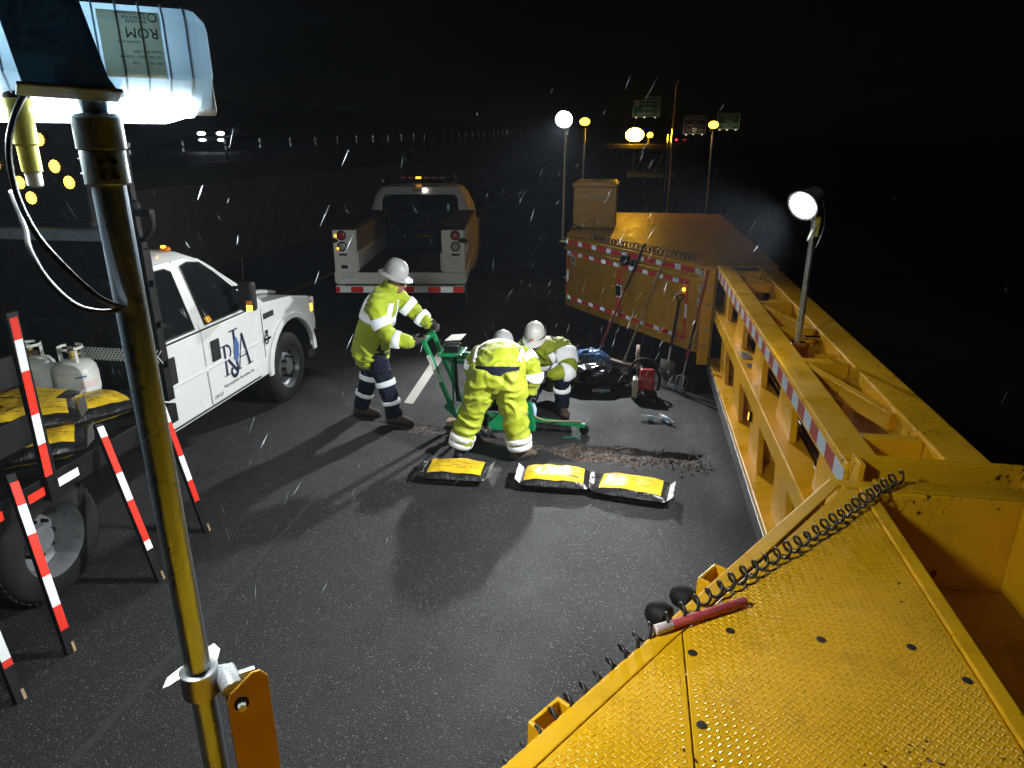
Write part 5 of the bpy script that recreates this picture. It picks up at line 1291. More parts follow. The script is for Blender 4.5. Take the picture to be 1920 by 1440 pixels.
class Limb:
    """tapered limb along joints; ring(t) gives its cross section"""
    def __init__(s, pts, rad, side, n=18):
        s.p = [V(p) for p in pts]; s.r = [r if isinstance(r, tuple) else (r, r) for r in rad]; s.side = V(side).normalized(); s.n = n; s.k = len(pts)
    def at(s, t):
        t = min(max(t, 0), s.k - 1.0001); i = int(t); f = t - i
        P = s.p
        p0 = P[max(i - 1, 0)]; p1_ = P[i]; p2_ = P[i + 1]; p3 = P[min(i + 2, s.k - 1)]
        def cr(a, b, c, d): return .5 * ((2 * b) + (c - a) * f + (2 * a - 5 * b + 4 * c - d) * f * f + (3 * b - a - 3 * c + d) * f ** 3)
        pos = cr(p0, p1_, p2_, p3)
        tan = .5 * ((p2_ - p0) + (2 * p0 - 5 * p1_ + 4 * p2_ - p3) * 2 * f + (3 * p1_ - p0 - 3 * p2_ + p3) * 3 * f * f)
        g = f * f * (3 - 2 * f)
        ra = s.r[i][0] * (1 - g) + s.r[i + 1][0] * g; rb = s.r[i][1] * (1 - g) + s.r[i + 1][1] * g
        return pos, tan.normalized(), ra, rb
    def pt(s, t, a, o=0.0):
        pos, tan, ra, rb = s.at(t)
        sd = (s.side - tan * s.side.dot(tan)); sd = sd.normalized() if sd.length > 1e-4 else tan.orthogonal().normalized(); fw = tan.cross(sd)
        return pos + sd * math.cos(a) * (ra + o) + fw * math.sin(a) * (rb + o)
    def ring(s, t, o=0.0): return [s.pt(t, 2 * math.pi * j / s.n, o) for j in range(s.n)]
    def add(s, mb, t0=0, t1=None, o=0.0, round_=True, per=6):
        t1 = s.k - 1 if t1 is None else t1
        N_ = max(3, int((t1 - t0) * per)); rings = []
        if round_:
            pos, tan, ra, rb = s.at(t0); c = pos
            for q, e in ((.35, .9), (.75, .55)):
                rings.append([c + (p - c) * q - tan * (min(ra, rb) * e) for p in s.ring(t0, o)])
        rings += [s.ring(t0 + (t1 - t0) * i / N_, o) for i in range(N_ + 1)]
        if round_:
            pos, tan, ra, rb = s.at(t1); c = pos
            for q, e in ((.75, .55), (.35, .9)):
                rings.append([c + (p - c) * q + tan * (min(ra, rb) * e) for p in s.ring(t1, o)])
        mb.loft(rings, True); return mb
    def band(s, mb, t0, t1, o):
        mb.loft([s.ring(t0, -.01), s.ring(t0, o), s.ring((t0 + t1) / 2, o + .002), s.ring(t1, o), s.ring(t1, -.01)], False); return mb
    def strap(s, mb, ta, tb, a, w, o, n=10, a2=None):
        a2 = a if a2 is None else a2; vs = []; fs = []
        for i in range(n + 1):
            t = ta + (tb - ta) * i / n; aa = a + (a2 - a) * i / n
            vs += [s.pt(t, aa - w, o - .012), s.pt(t, aa - w, o), s.pt(t, aa, o + .003), s.pt(t, aa + w, o), s.pt(t, aa + w, o - .012)]
        for i in range(n):
            for j in range(4): b = i * 5 + j; fs.append((b, b + 1, b + 6, b + 5))
        mb.add(vs, fs); return mb
class Bands:
    def __init__(s, parent): s.p = parent; s.todo = []
    def band(s, lm, *a): m_ = MB(); lm.band(m_, *a); s.todo.append(('reflective_band', m_))
    def strap(s, lm, *a, **k): m_ = MB(); lm.strap(m_, *a, **k); s.todo.append(('reflective_strap', m_))
    def done(s):
        for nm, m_ in s.todo: m_.build(nm, M_['r_silver'], s.p, world=True, smooth=True)
def put(name, me, m_, parent, smooth=True):
    o_ = root_of(parent).location
    me.transform(Matrix.Translation(-o_)); me.materials.clear(); me.materials.append(m_)
    return link(name, me, parent, smooth)
def hand(mb, wrist, palm_dir, across, curl_to, size=1.0):
    """palm plus four fingers and a thumb, curled toward curl_to"""
    w = V(wrist); d = V(palm_dir).normalized(); a = V(across); a = (a - d * a.dot(d)).normalized(); c = V(curl_to); c = (c - d * c.dot(d) - a * c.dot(a)).normalized()
    L = .095 * size
    Limb([w - d * .03, w + d * L * .5, w + d * L], [(.030, .022), (.043, .019), (.042, .016)], a, 14).add(mb, per=6)
    for i, (k, ln) in enumerate(((-.75, .85), (-.25, 1.0), (.25, .95), (.75, .75))):
        b = w + d * L * .92 + a * k * .038
        ln *= .078 * size
        Limb([b, b + d * ln * .5 + c * .006, b + d * ln * .72 + c * ln * .45, b + d * ln * .45 + c * ln * .8], [.0105, .010, .0095, .008], a, 10).add(mb, per=5)
    b = w + d * L * .28 + a * .036
    Limb([b, b + a * .026 + d * .022 + c * .012, b + a * .022 + d * .052 + c * .034], [.013, .0115, .009], d, 10).add(mb, per=5)
def head(mb, c, face, up, s=1.0):
    f = V(face).normalized(); u = V(up); u = (u - f * u.dot(f)).normalized(); r = f.cross(u); c = V(c)
    M3 = Matrix((r, f, u)).transposed()
    mb.ell(c + u * .02, (.076 * s, .097 * s, .108 * s), 14, M3)                      # skull
    mb.ell(c + f * .030 - u * .060, (.056 * s, .060 * s, .062 * s), 12, M3)          # jaw
    mb.ell(c + f * .082 - u * .100, (.024 * s, .020 * s, .020 * s), 8, M3)           # chin
    mb.ell(c + f * .104 - u * .022, (.015 * s, .022 * s, .030 * s), 8, M3)           # nose
    mb.ell(c + f * .090 + u * .022, (.055 * s, .014 * s, .014 * s), 8, M3)           # brow
    for k in (-1, 1): mb.ell(c + r * k * .079 - u * .012, (.010, .022, .034), 8, M3)
def face_bits(c, face, up, parent, glasses=False):
    f = V(face).normalized(); u = V(up); u = (u - f * u.dot(f)).normalized(); r = f.cross(u); c = V(c); M3 = Matrix((r, f, u)).transposed()
    MB().ell(c + f * .099 - u * .070, (.026, .010, .007), 6, M3).build('mouth', M_['lip'], parent, world=True, smooth=True)
    for k in (-1, 1):
        MB().ell(c + f * .086 + r * k * .032 + u * .004, (.014, .010, .009), 8, M3).build('eye', M_['eye'], parent, world=True, smooth=True)
    if glasses:
        m = MB().ell(c + f * .098 + u * .004 + r * .034, (.034, .012, .022), 8, M3).ell(c + f * .098 + u * .004 - r * .034, (.034, .012, .022), 8, M3)
        m.bar(c + r * .07 + f * .09 + u * .006, c + r * .08 - f * .02 + u * .006, .006, .012).bar(c - r * .07 + f * .09 + u * .006, c - r * .08 - f * .02 + u * .006, .006, .012)
        m.build('safety_glasses', M_['glass'], parent, world=True, smooth=True)
def hardhat(parent, c, front, up, m_, wide=False, stripes=None):
    f = V(front).normalized(); u = V(up); u = (u - f * u.dot(f)).normalized(); r = f.cross(u)
    Mx = Matrix((r, f, u)).transposed().to_4x4(); Mx.translation = V(c)
    rings = []
    prof_ = [(1.0, 0.0), (1.0, .02), (.985, .05), (.93, .085), (.80, .118), (.58, .142), (.30, .154), (.04, .157)]
    def ell_(k, z, n=36):
        out = []
        for j in range(n):
            a = 2 * math.pi * j / n; rx, ry = .108, .128
            ridge = .006 * math.exp(-(math.cos(a) * rx * k / .018) ** 2) if z > .06 else 0
            out.append(Mx @ V((rx * k * math.cos(a), ry * k * math.sin(a), z + ridge)))
        return out
    def brim(k, z, ex, n=36):
        out = []
        for j in range(n):
            a = 2 * math.pi * j / n; e = ex if wide else ex * (.25 + .75 * max(0, math.sin(a)) ** 2)
            fr_ = e * (1.25 if math.sin(a) > 0 else 1.0)
            out.append(Mx @ V(((.108 + fr_) * math.cos(a), (.128 + fr_) * math.sin(a), z - .012 * (math.cos(a) ** 2) * 0 - fr_ * .25)))
        return out
    ex = .05 if wide else .055
    sh_ = MB().loft([brim(1, -.010, ex), brim(1, -.004, ex), brim(1, 0.004, ex * .5), ell_(1.0, .006)] + [ell_(k, z) for k, z in prof_[1:]], True).build('helmet', m_, parent, world=True, smooth='auto')
    MB().loft([ell_(.90, -.03), ell_(.955, -.028), ell_(.955, .004), ell_(.90, .004)], False).build('headband', M_['blackmatte'], sh_, world=True, smooth=True)
    if stripes:
        for (a0, a1, z0, z1, mm) in stripes:
            MB().grid(8, 2, lambda s_, t_: Mx @ V((.1095 * math.cos(R(a0 + (a1 - a0) * s_)) * (1.002 - .01 * t_), .1295 * math.sin(R(a0 + (a1 - a0) * s_)) * (1.002 - .01 * t_), z0 + (z1 - z0) * t_))).build('reflective_sticker', mm, sh_, world=True, smooth=True)
    return sh_
def boot(ankle, toe, m_, parent, name='boot'):
    an = V(ankle); to = V(toe); d = V((to.x - an.x, to.y - an.y, 0)).normalized(); s = V((-d.y, d.x, 0))
    g = V((an.x, an.y, 0)); L_ = max(.17, (V((to.x, to.y, 0)) - g).length)
    mb = MB()
    Limb([g + V((0, 0, .17)), g + V((0, 0, .10)), g + V((0, 0, .055)) - d * .02], [(.056, .062), (.052, .060), (.048, .06)], s, 16).add(mb)
    Limb([g - d * .065 + V((0, 0, .045)), g + d * .04 + V((0, 0, .060)), g + d * (L_ - .03) + V((0, 0, .044))], [(.040, .042), (.046, .052), (.050, .036)], s, 16).add(mb)
    b = put(name, mesh_from(mb, .011, 3, .002, 30), m_, parent)
    so = MB(); n = 14; poly = []
    for i in range(n):
        a = 2 * math.pi * i / n; e = 1 if math.cos(a) > 0 else .88
        poly.append((math.cos(a) * (L_ + .12) / 2, math.sin(a) * .054 * e))
    cc = g + d * (L_ - .085) / 2
    so.prism(poly, .002, .026, lambda u, v, w: cc + d * u + s * v + V((0, 0, w)))
    so.build('sole', M_['rubber'], b, world=True, bevel=.004)
    return b
M_['lip'] = mat('lip', (0.22, 0.08, 0.06), .5); M_['eye'] = mat('eye', (0.35, 0.33, 0.30), .2); M_['stripe_o'] = mat('orange_sticker', (0.75, 0.20, 0.03), .4)
SV = M_['r_silver']
# ---------------------------------------------------------------- worker 1: standing, pushing the saw, seen from his right
w1_ = thing('person', 'worker in lime jacket, navy trousers and grey hard hat pushing the green saw', 'person', (-2.58, 6.68, 0), 0)
nb = (0, 1, 0)
tor1 = Limb([(-2.655, 6.69, .74), (-2.64, 6.69, .86), (-2.585, 6.69, 1.05), (-2.52, 6.69, 1.24), (-2.455, 6.69, 1.375), (-2.405, 6.69, 1.445)], [(.212, .190), (.214, .190), (.20, .172), (.205, .155), (.175, .125), (.085, .085)], nb, 24)
ar1n = Limb([(-2.475, 6.52, 1.36), (-2.475, 6.475, 1.26), (-2.355, 6.44, 1.02), (-2.20, 6.45, .97), (-2.135, 6.47, .955)], [.092, .092, .078, .064, .058], nb)
ar1f = Limb([(-2.42, 6.86, 1.36), (-2.36, 6.90, 1.28), (-2.19, 6.92, 1.13), (-2.09, 6.88, 1.065), (-2.055, 6.86, 1.05)], [.090, .090, .076, .064, .058], nb)
lg1r = Limb([(-2.60, 6.61, .88), (-2.57, 6.60, .74), (-2.475, 6.585, .46), (-2.42, 6.585, .22), (-2.40, 6.585, .085)], [(.085, .11), (.098, .115), (.082, .092), (.072, .085), (.078, .092)], nb)
lg1l = Limb([(-2.66, 6.77, .88), (-2.67, 6.78, .74), (-2.735, 6.785, .45), (-2.81, 6.775, .22), (-2.845, 6.77, .085)], [(.085, .11), (.098, .115), (.082, .092), (.072, .085), (.078, .092)], nb)
hc1 = V((-2.318, 6.68, 1.545)); fd1 = (.90, -.18, -.42); up1 = (.42, 0, .9)
mb = MB()
for lm in (tor1, lg1r, lg1l, ar1n, ar1f): lm.add(mb, o=-.03, round_=True)
Limb([(-2.41, 6.69, 1.40), (-2.37, 6.69, 1.46), (-2.34, 6.685, 1.50)], [.065, .06, .062], nb).add(mb)
head(mb, hc1, fd1, up1)
bd = put('body', mesh_from(mb, .0125, 2), M_['skin'], w1_)
face_bits(hc1, fd1, up1, bd, True)
mb = MB(); tor1.add(mb); ar1n.add(mb, 0, 3.6); ar1f.add(mb, 0, 3.6)
Limb([(-2.43, 6.69, 1.40), (-2.385, 6.69, 1.475), (-2.365, 6.688, 1.515)], [(.105, .10), (.10, .095), (.092, .088)], nb, 20).add(mb, round_=False)
Limb([(-2.47, 6.69, 1.41), (-2.50, 6.69, 1.37)], [(.10, .06), (.12, .05)], nb).add(mb)
jk = put('jacket', mesh_from(mb, .010, 3, .022, 8, 1), M_['hivis'], w1_)
bs = Bands(jk)
bs.band(tor1, 2.35, 2.75, .021)
for a in (R(60), R(120), R(235), R(305)):
    bs.strap(tor1, 2.7, 4.05, a, R(11), .021, a2=(R(48) if a == R(60) else R(132) if a == R(120) else a))
bs.band(ar1n, 1.30, 1.62, .021); bs.band(ar1n, 2.30, 2.72, .021); bs.band(ar1f, 1.25, 1.6, .021); bs.band(ar1f, 2.15, 2.7, .021)
bs.done()
for lm in (ar1n, ar1f):
    mb = MB(); lm.add(mb, 3.35, 3.75, .004, False); put('cuff', mesh_from(mb, .010, 2, .004, 30), M_['hivis'], jk)
mb = MB(); lg1r.add(mb, 0, 3.95, round_=False); lg1l.add(mb, 0, 3.95, round_=False); Limb([(-2.63, 6.69, .92), (-2.63, 6.69, .80)], [(.145, .125), (.15, .13)], nb, 20).add(mb)
tz = put('trousers', mesh_from(mb, .010, 3, .016, 11, 5), M_['navy'], w1_)
bs = Bands(tz)
for lm in (lg1r, lg1l): bs.band(lm, 1.90, 2.10, .016); bs.band(lm, 2.75, 2.95, .016)
bs.done()
boot((-2.40, 6.585, .1), (-2.19, 6.565, .03), M_['boot'], w1_); boot((-2.845, 6.77, .1), (-2.63, 6.745, .03), M_['boot'], w1_)
for (wr_, dr_, ac_, cu_) in (((-2.125, 6.47, .955), (.9, .25, .12), (.05, -.3, .95), (-.2, .9, -.3)), ((-2.05, 6.855, 1.045), (.85, -.4, -.15), (.1, .2, .95), (-.2, -.9, -.3))):
    mb = MB(); hand(mb, wr_, dr_, ac_, cu_, 1.05); put('glove', mesh_from(mb, .0065, 2), M_['glove'], w1_)
hardhat(w1_, hc1 + V((-.015, 0, .055)), (.90, -.18, -.30), (.33, 0, .94), M_['hatgrey'], True, [(-150, -115, .012, .048, SV), (-112, -95, .012, .04, M_['stripe_o'])])
# ---------------------------------------------------------------- worker 2: bent over, back to the camera
w2_ = thing('person', 'worker in full lime rainwear bent over the saw, back to the camera', 'person', (-1.2, 5.98, 0), 0)
sx_ = (1, 0, 0)
tor2 = Limb([(-1.165, 6.00, .68), (-1.165, 6.03, .78), (-1.185, 6.15, .855), (-1.20, 6.32, .885), (-1.215, 6.46, .865), (-1.225, 6.58, .83)], [(.18, .14), (.20, .15), (.215, .16), (.225, .15), (.19, .13), (.09, .09)], sx_, 24)
ar2r = Limb([(-1.03, 6.43, .88), (-.965, 6.42, .84), (-.885, 6.36, .735), (-.905, 6.36, .60), (-.925, 6.375, .515)], [.10, .105, .092, .078, .066], (0, 1, 0))
ar2l = Limb([(-1.39, 6.43, .88), (-1.445, 6.42, .81), (-1.47, 6.40, .62), (-1.40, 6.35, .42), (-1.375, 6.33, .31)], [.10, .10, .085, .075, .064], (0, 1, 0))
lg2l = Limb([(-1.275, 6.03, .84), (-1.30, 6.0, .72), (-1.40, 5.955, .44), (-1.475, 5.925, .24), (-1.515, 5.915, .105)], [(.130, .145), (.150, .150), (.122, .125), (.108, .115), (.098, .105)], sx_, 20)
lg2r = Limb([(-1.055, 6.03, .84), (-1.04, 6.0, .72), (-.995, 5.965, .44), (-.955, 5.95, .24), (-.935, 5.945, .105)], [(.130, .145), (.150, .150), (.122, .125), (.108, .115), (.098, .105)], sx_, 20)
hc2 = V((-1.245, 6.70, .83)); fd2 = (.05, .55, -.83); up2 = (0, .83, .55)
mb = MB()
for lm, oo in ((tor2, -.10), (ar2r, -.05), (ar2l, -.05), (lg2l, -.085), (lg2r, -.085)): lm.add(mb, 1 if lm is tor2 else 0, o=oo)
Limb([(-1.22, 6.55, .83), (-1.235, 6.65, .83)], [.065, .062], sx_).add(mb)
head(mb, hc2, fd2, up2); put('body', mesh_from(mb, .0125, 2), M_['skin'], w2_)
mb = MB(); Limb([(-1.172, 6.045, .775), (-1.182, 6.15, .855)] + tor2.p[3:], [(.262, .175), (.245, .165)] + tor2.r[3:], sx_, 24).add(mb, 0, None, .006, round_=False); ar2r.add(mb, 0, 3.4, .004); ar2l.add(mb, 0, 3.4, .004)
Limb([(-1.40, 6.05, .86), (-1.44, 6.03, .80)], [(.05, .04), (.035, .025)], sx_).add(mb)
jk2 = put('jacket', mesh_from(mb, .010, 3, .024, 7, 9), M_['hivis2'], w2_)
bs = Bands(jk2); bs.band(tor2, 3.5, 3.85, .034); bs.band(ar2r, .75, 1.35, .022); bs.band(ar2r, 2.05, 2.5, .022); bs.band(ar2l, 1.1, 1.5, .022); bs.band(ar2l, 2.05, 2.45, .022)
for a in (R(25), R(155)): bs.strap(tor2, 1.7, 3.6, -a, R(8), .034)
bs.done()
mb = MB(); Limb([(-1.168, 6.05, .89), (-1.165, 6.025, .79)], [(.222, .156), (.222, .160)], sx_, 24).add(mb, round_=False)
put('waist_gap', mesh_from(mb, .0125, 2), M_['navy'], w2_)
mb = MB(); lg2l.add(mb, 0, 3.86, round_=False); lg2r.add(mb, 0, 3.86, round_=False)
Limb([(-1.165, 6.025, .850), (-1.165, 6.02, .75), (-1.165, 6.01, .66)], [(.222, .158), (.235, .165), (.20, .14)], sx_, 24).add(mb, round_=False)
tz2 = put('rain_trousers', mesh_from(mb, .010, 3, .030, 6.2, 21), M_['hivis2'], w2_)
bs = Bands(tz2)
for lm in (lg2l, lg2r): bs.band(lm, 3.05, 3.33, .018); bs.band(lm, 3.45, 3.84, .018)
bs.done()
boot((-1.52, 5.92, .1), (-1.54, 6.10, .03), M_['bootdark'], w2_); boot((-.935, 5.945, .1), (-.80, 6.03, .03), M_['boot'], w2_)
for (wr_, dr_, ac_, cu_) in (((-.925, 6.38, .505), (-.05, .1, -.95), (.9, 0, 0), (-.1, .9, 0)), ((-1.372, 6.33, .30), (.1, .0, -.95), (.9, 0, 0), (0, .9, 0))):
    mb = MB(); hand(mb, wr_, dr_, ac_, cu_, 1.1); put('glove', mesh_from(mb, .0065, 2), M_['glove'], w2_)
hardhat(w2_, hc2 + V((0, .03, .06)), (.05, .80, -.55), (0, .55, .83), M_['hatgrey'], True)
# ---------------------------------------------------------------- worker 3: crouching, facing the camera
w3_ = thing('person', 'worker in white hard hat and glasses crouching behind the saw', 'person', (-.86, 7.3, 0), 0)
tor3 = Limb([(-.86, 7.62, .24), (-.865, 7.60, .34), (-.875, 7.50, .50), (-.90, 7.38, .65), (-.93, 7.30, .735), (-.95, 7.25, .775)], [(.17, .15), (.19, .165), (.205, .17), (.225, .16), (.18, .12), (.09, .085)], sx_, 24)
ar3r = Limb([(-.72, 7.36, .73), (-.66, 7.33, .68), (-.60, 7.17, .52), (-.72, 7.08, .50), (-.79, 7.05, .49)], [.10, .105, .088, .072, .060], (0, 1, 0))
ar3l = Limb([(-1.11, 7.33, .70), (-1.155, 7.28, .64), (-1.10, 7.12, .50), (-1.00, 7.06, .49), (-.95, 7.04, .485)], [.098, .10, .085, .070, .060], (0, 1, 0))
lg3r = Limb([(-.79, 7.60, .33), (-.74, 7.42, .42), (-.675, 7.16, .47), (-.665, 7.15, .28), (-.66, 7.17, .10)], [(.11, .13), (.105, .11), (.088, .092), (.080, .09), (.075, .085)], sx_)
lg3l = Limb([(-.93, 7.58, .32), (-.97, 7.40, .30), (-1.02, 7.16, .20), (-1.04, 7.36, .12), (-1.05, 7.56, .09)], [(.11, .13), (.105, .11), (.090, .092), (.080, .08), (.07, .07)], sx_)
hc3 = V((-.975, 7.18, .835)); fd3 = (-.12, -.86, -.50); up3 = (0, -.45, .9)
mb = MB()
for lm in (tor3, ar3r, ar3l, lg3r, lg3l): lm.add(mb, o=-.03)
Limb([(-.95, 7.26, .76), (-.965, 7.22, .80)], [.062, .06], sx_).add(mb)
head(mb, hc3, fd3, up3); bd3 = put('body', mesh_from(mb, .0125, 2), M_['skin'], w3_)
face_bits(hc3, fd3, up3, bd3, True)
mb = MB(); tor3.add(mb); ar3r.add(mb, 0, 3.6); ar3l.add(mb, 0, 3.6)
Limb([(-.935, 7.30, .73), (-.955, 7.24, .79)], [(.11, .10), (.098, .09)], sx_, 20).add(mb, round_=False)
jk3 = put('jacket', mesh_from(mb, .010, 3, .020, 8, 31), M_['hivis2'], w3_)
bs = Bands(jk3); bs.band(tor3, 2.3, 2.65, .022); bs.band(ar3r, 1.0, 1.6, .022); bs.band(ar3r, 2.1, 2.6, .022); bs.band(ar3l, 1.0, 1.45, .022); bs.band(ar3l, 2.15, 2.6, .022)
for a in (R(50), R(130)): bs.strap(tor3, 2.5, 4.0, -a, R(11), .022); bs.strap(tor3, 2.5, 4.0, a, R(11), .022)
bs.done()
mb = MB(); lg3r.add(mb); lg3l.add(mb)
tz3 = put('trousers', mesh_from(mb, .010, 3, .014, 11, 41), M_['navy'], w3_)
bs = Bands(tz3); bs.band(lg3r, 1.45, 1.75, .016); bs.band(lg3r, 2.75, 3.02, .016); bs.done()
boot((-.66, 7.17, .1), (-.59, 7.00, .03), M_['boot'], w3_); boot((-1.05, 7.56, .1), (-1.03, 7.42, .03), M_['boot'], w3_)
for (wr_, dr_, ac_, cu_) in (((-.785, 7.055, .49), (-.8, -.3, -.2), (0, -.2, .95), (.1, -.9, -.3)), ((-.955, 7.045, .485), (.8, -.35, -.2), (0, -.2, .95), (.1, -.9, -.3))):
    mb = MB(); hand(mb, wr_, dr_, ac_, cu_, 1.05); put('glove', mesh_from(mb, .0065, 2), M_['glove'], w3_)
MB().ell((-.895, 6.985, .475), (.05, .03, .03), 8).build('blue_rag', M_['bottlelabel'], w3_, world=True, smooth=True)
h3 = hardhat(w3_, hc3 + V((0, .015, .045)), (-.12, -.92, -.34), (0, -.34, .94), M_['hatwhite'], False)
MB().ell(hc3 + V((-.013, -.145, .040)), (.020, .014, .014), 8).build('head_lamp', M_['orange'], h3, world=True, smooth=True)
MB().tube([hc3 + V((.118 * math.cos(a), .03 + .132 * math.sin(a), .07 - .05 * -math.sin(a))) for a in [2 * math.pi * i / 30 for i in range(30)]], .007, 6, closed=True).build('lamp_strap', M_['blackmatte'], h3, world=True, smooth=True)
# ================================================================== green walk-behind saw
sw = thing('road_saw', 'green walk-behind road saw with handle frame and front pointer wheel', 'saw', (-1.4, 6.62, 0))
GN = M_['green']
def ps(name, mb, m_=GN, parent=None, bevel=.004, smooth=False):
    return mb.build(name, m_, parent or sw, world=True, bevel=bevel, smooth=smooth)
ya, yb = 6.50, 6.84
ps('handle_bar', MB().bb((-2.04, ya - .02, .945), (-1.985, yb + .02, .985)), bevel=.006)
for y, zt in ((ya, .96), (yb, .96)):
    ps('handle_rail', MB().bar((-2.012, y, zt), (-1.72, y, .215), .07, .035, up=(1, 0, .4)), bevel=.005)
nrm = V((-.0, -1, 0))
d_ = (V((-1.72, 0, .215)) - V((-2.012, 0, .96))).normalized()
dc_ = V((-1.905, ya - .0355, .685))
pd = plate('decal', dc_, d_, V((d_.z * -1, 0, d_.x)), .30, .042, .001, M_['signwhite'], sw)
text('lettering', 'RENTAL TOUGH', .036, dc_ + V((0, -.0012, 0)), d_, V((-d_.z, 0, d_.x)), M_['ink'], pd, sx=1.05)
ps('rail_foot', MB().bar((-1.80, ya - .03, .30), (-1.66, ya - .03, .16), .03, .05, up=(1, 0, .4)), bevel=.004)
ps('tool_tray', MB().bb((-1.88, 6.52, .80), (-1.64, 6.82, .825)), bevel=.004)
ps('control_box', MB().bb((-1.83, 6.58, .827), (-1.68, 6.74, .90)), M_['black'], bevel=.01)
ps('log_sheet', MB().add([(-1.84, 6.66, .93), (-1.68, 6.70, .935), (-1.65, 6.84, .965), (-1.80, 6.80, .96)], [(0, 1, 2, 3)]), M_['signwhite'], bevel=0)
ps('lift_screw', MB().tube([(-1.86, 6.66, .79), (-1.74, 6.66, .74), (-1.60, 6.66, .72)], [.05, .045, .03], 14), bevel=0, smooth='auto')
ps('frame_tube', MB().bar((-1.66, 6.67, .80), (-1.02, 6.67, .72), .07, .05), bevel=.005)
ps('strut', MB().bar((-1.72, 6.60, .80), (-1.70, 6.60, .30), .03, .03).bar((-1.66, 6.74, .78), (-1.56, 6.74, .25), .035, .035), M_['black'], bevel=.003)
ps('gas_strut', MB().tube([(-1.73, 6.55, .74), (-1.735, 6.55, .52), (-1.735, 6.55, .51), (-1.735, 6.55, .28)], [.018, .018, .010, .010], 10), GN, bevel=0, smooth='auto')
ps('base_frame', MB().bb((-1.72, 6.50, .15), (-1.05, 6.56, .21)).bb((-1.72, 6.80, .15), (-1.05, 6.86, .21)).bb((-1.72, 6.56, .155), (-1.64, 6.80, .205)), bevel=.004)
ps('engine', MB().bb((-1.50, 6.56, .22), (-1.10, 6.82, .48)).bb((-1.42, 6.60, .483), (-1.2, 6.78, .56)), M_['black'], bevel=.02)
ps('engine_fins', MB().bb((-1.09, 6.6, .26), (-1.06, 6.8, .44)), M_['galv'], bevel=.004)
for x in (-1.60, -1.14):
    for y in (6.52, 6.84):
        w_ = ps('wheel', MB().lathe([(.075, -.022), (.085, -.018), (.085, .018), (.075, .022)], 24, Matrix.Translation((x, y, .085)) @ Matrix.Rotation(R(90), 4, 'X')), M_['rubber'], bevel=0, smooth='auto')
        ps('hub', MB().lathe([(.04, -.024), (.04, .024)], 18, Matrix.Translation((x, y, .085)) @ Matrix.Rotation(R(90), 4, 'X')), M_['galv'], w_, bevel=0)
ps('wheel_chock', MB().bb((-1.84, 6.60, .004), (-1.72, 6.72, .06)), M_['wood'], bevel=.006)
# blade guard and blade on the near side
gp = [(-.30, .10), (.16, .10), (.175, .14), (.14, .40), (.12, .425), (-.02, .425), (-.06, .37), (-.20, .29), (-.32, .16)]
ps('blade_guard', MB().prism(gp, 6.355, 6.42, lambda u, v, w: (-1.02 + u, w, v)), bevel=.012)
ps('guard_plate', MB().prism([(.00, .118), (.165, .118), (.125, .43), (.0, .435)], 6.345, 6.353, lambda u, v, w: (-1.02 + u, w, v)), bevel=.003)
ps('saw_blade', MB().lathe([(.155, -.002), (.155, .002)], 40, Matrix.Translation((-1.16, 6.388, .135)) @ Matrix.Rotation(R(90), 4, 'X')), M_['galv'], bevel=0)
ps('water_valve', MB().tube([(-.875, 6.37, .41), (-.862, 6.37, .35), (-.858, 6.37, .28)], [.018, .026, .016], 10), M_['bottlelabel'], bevel=0, smooth='auto')
# pointer arm, wheel and hanger at the front
ps('pointer_arm', MB().bar((-.99, 6.58, .165), (-.365, 6.60, .115), .045, .040), bevel=.004)
pw = ps('pointer_wheel', MB().lathe([(.030, -.02), (.045, -.018), (.048, 0), (.045, .018), (.030, .02)], 24, Matrix.Translation((-.375, 6.645, .05)) @ Matrix.Rotation(R(90), 4, 'X')), M_['rubber'], bevel=0, smooth='auto')
ps('wheel_cap', MB().ell((-.375, 6.62, .06), (.05, .02, .055), 10), M_['black'], pw, bevel=0, smooth=True)
ps('hanger', MB().tube([(-.445, 6.57, .12), (-.44, 6.56, .01), (-.455, 6.53, .008), (-.58, 6.50, .008)], .006, 6), bevel=0)
ps('water_hose', MB().tube(catmull([(-.87, 6.40, .27), (-.78, 6.47, .20), (-.66, 6.55, .165), (-.52, 6.585, .16), (-.41, 6.60, .155)], 6), .008, 8), M_['hose'], bevel=0, smooth=True)
ps('work_lamp', MB().ell((-1.335, 6.29, .115), (.055, .06, .065), 10).cyl((-1.335, 6.34, .12), (-1.335, 6.45, .16), .02), M_['galv'], bevel=0, smooth='auto')
# ================================================================== bin liner, water pack, bottles
def blob(name, label, cat, c, r, m_, seed, amp, fq, rz=0, flat=.0):
    c = V(c)
    def fn(a, b):
        th = math.pi * b; ph = 2 * math.pi * a
        q = V((math.sin(th) * math.cos(ph), math.sin(th) * math.sin(ph), math.cos(th)))
        n = mnoise.noise(q * fq + V((seed, 0, 0))) + .6 * (1 - abs(mnoise.noise(V((q.x * fq * .6, q.y * fq * 2.6, q.z * fq * 2.6)) + V((0, seed, 0)))) * 2)
        k = 1 + amp * n
        p = V((q.x * r[0] * k, q.y * r[1] * k, q.z * r[2] * k))
        p = Matrix.Rotation(rz, 3, 'Z') @ p
        p.z = max(p.z, -r[2] * .78)
        return p + V((0, 0, r[2] * .78 + .002))
    o = MB().grid(64, 40, fn).build(name, m_, None, smooth=True); o.location = c
    return tag(o, label, cat)
blob('bin_liner', 'shiny black plastic bin liner lying beside the crouching worker', 'bag', (-.34, 8.14, 0), (.42, .26, .155), M_['trash'], 2, .17, 3.2, R(14))
wp = blob('water_pack', 'blue shrink wrapped pack of water bottles behind the bin liner', 'water pack', (-.42, 8.62, 0), (.25, .16, .19), M_['blueplastic'], 5, .10, 4.0, R(-18))
